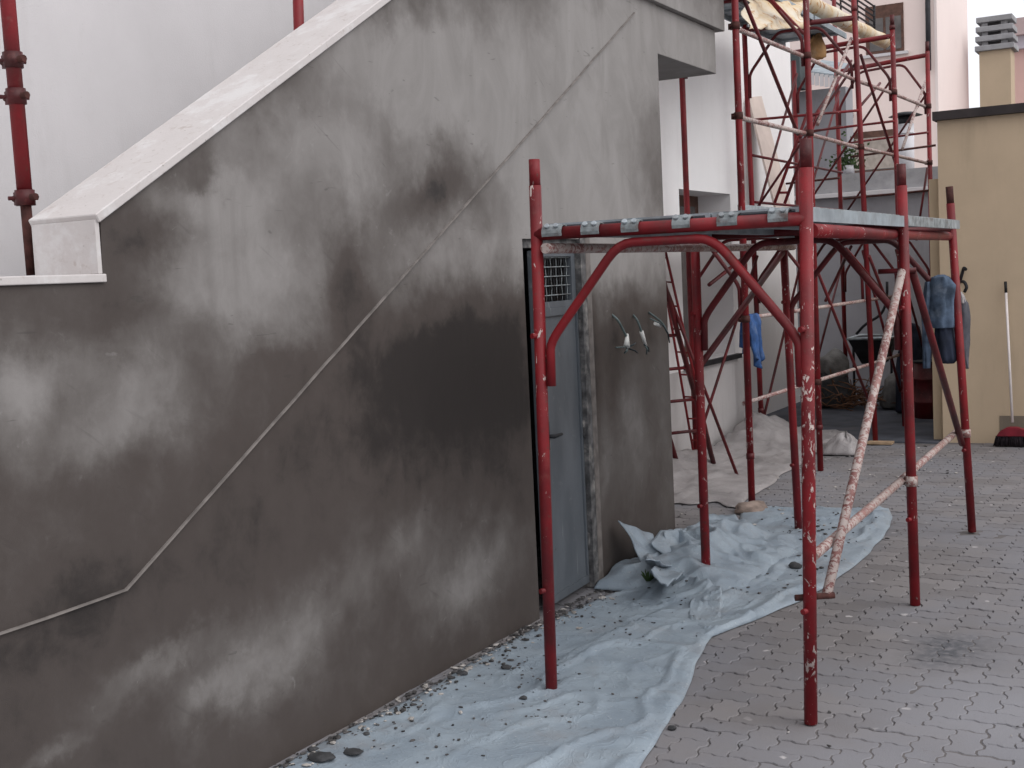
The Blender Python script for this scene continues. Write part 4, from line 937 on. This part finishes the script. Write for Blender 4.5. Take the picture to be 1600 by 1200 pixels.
wc = V((b.x + .05, 14.9, .17)); tube('wheel', [wc + V((0, .17 * math.cos(t * .5236), 0)) + V((0, 0, .17 * math.sin(t * .5236))) - V((0, 0, .0)) for t in range(13)], .035, M['black'], wb, 8)
def sackf(name, p, s, lab, seed, mat, y): g = GZ(p); lump(name, (g.x, y, .0), s, mat, lab, 'sack', seed)
lump('cement_sack', (GY((1300, 560), 14.6).x, 14.6, .35), (.20, .22, .22), M['sack'], 'grey sack standing high on the left of the passage', 'sack', 31.)
lump('cement_sack', (GY((1298, 620), 14.5).x, 14.5, .02), (.24, .25, .33), M['lump'], 'dark sack beneath the grey sack in the passage', 'sack', 37.)
lump('cement_sack', (GY((1402, 600), 14.4).x, 14.4, .02), (.18, .2, .3), M['sack'], 'rounded grey sack in front of the wheelbarrow', 'sack', 43.)
bm = bmesh.new(); c0 = GY((1335, 625), 14.3)
for i in range(110):
    p = V((c0.x + random.gauss(0, .17), 14.3 + random.gauss(0, .14), .03 + abs(random.gauss(0, .09)))); d = V((random.uniform(-1, 1), random.uniform(-.5, .5), random.uniform(-.15, .45))).normalized() * random.uniform(.12, .3)
    add_tube(bm, [p, p + d * .5 + V((0, 0, .02)), p + d], .006, 4)
tag(obj('brushwood_pile', bm, M['twig']), 'pile of brown brushwood on the passage floor', 'brushwood', kind='stuff')
bt = thing('barrel', (GY((1452, 630), 13.6).x, 13.6, 0), 'dark red barrel standing against the ochre wall in the passage', 'barrel'); c = bt.location
tube('drum', [c + V((0, 0, z)) for z in (.004, .16, .165, .18, .185, .40, .405, .42, .425, .58)], [.15, .15, .158, .158, .15, .15, .158, .158, .15, .15], M['red_dark'], bt, 20); tube('lid', [c + V((0, 0, .581)), c + V((0, 0, .60))], .155, M['black'], bt, 20)
lump('dark_bundle', (GY((1425, 560), 14.0).x, 14.0, .02), (.16, .2, .75), M['navy'], 'tall dark covered bundle behind the right platform legs', 'bundle', 51.)

# ------------------------------------------------------------------ on the upper deck
def rollpts(): 
    a = GX((1225, -14), -.35); b = GX((1383, 66), -.30); return [a.lerp(b, i / 14) + V((.012 * N1(i, 2), 0, .018 * N1(i * .7, 5))) for i in range(15)]
rp = rollpts(); bm = bmesh.new(); add_tube(bm, rp, [.075 + .010 * N1(i * 1.3, 9) for i in range(15)], 18)
for v in bm.verts: v.co += noise.noise_vector(v.co * 9) * .010
o = obj('rolled_sheet', bm, M['roll'], None, True); tag(o, 'long rolled yellow stained sheet lying along the top of the scaffold', 'rolled sheet')
def crump(u, v):
    a = GX((1165 + 95 * u, -30 + 75 * v), -.45 + .35 * v); k2 = .07 * (ridge(u * 3, v * 2, 1.1, 2.) - .5); return a + V((k2, k2 * .6, .022 * fb(u * 4, v * 4, 3.)))
o = grid_obj('crumpled_sheet', 30, 20, crump, M['roll'], None, .004); tag(o, 'crumpled yellow and white sheet over the upper scaffold rail', 'plastic sheet')
lump('debris_bag', tuple(GX((1276, 72), -.5) - V((0, 0, .12))), (.085, .08, .19), M['orange'], 'orange brown bag hanging below the upper deck', 'bag', 61.)
tag(boxo('deck_sheet', (-.8, -.5, 9.4, 10.9, 3.93, 3.96), M['flue'], None), 'white sheet lying flat on the upper deck planks', 'sheet')
# pale board leaning on the white house above the platform
bm = bmesh.new(); q0 = [GX(p, xx) for p, xx in (((1170, 152), -1.42), ((1190, 150), -1.42), ((1238, 330), -1.1), ((1214, 332), -1.1))]
dy = V((-.025, .01, 0)); hexa(bm, [q0[0], q0[1], q0[2], q0[3], q0[0] + dy, q0[1] + dy, q0[2] + dy, q0[3] + dy])
tag(obj('leaning_board', bm, M['board']), 'pale tapering board leaning on the white house above the platform', 'board')

# ------------------------------------------------------------------ broom
br = thing('broom', tuple(GY((1585, 692), 11.62)), 'broom with red head and white handle leaning on the ochre wall', 'broom')
hb = GY((1582, 660), 11.62); ht = GY((1571, 440), 11.80)
tube('broom_handle', [hb, hb.lerp(ht, .93)], .011, M['stick'], br, 10); tube('grip', [hb.lerp(ht, .92), ht], .0125, M['black'], br, 10)
bx = hb.x; bm = bmesh.new()
prism_y(bm, [(bx - .13, .09), (bx + .17, .09), (bx + .14, .135), (bx + .035, .17), (bx - .035, .17), (bx - .10, .135)], 11.57, 11.66); bmesh.ops.bevel(bm, geom=bm.edges[:], offset=.008, segments=2, affect='EDGES'); obj('broom_head', bm, M['redplastic'], br)
bm = bmesh.new()
for i in range(260):
    x = bx - .13 + .30 * random.random(); y = 11.575 + .08 * random.random(); add_tube(bm, [(x, y, .092), (x + random.uniform(-.015, .015) + (x - bx) * .12, y + random.uniform(-.02, .01), .004)], .0045, 4)
obj('bristles', bm, M['bristle'], br)
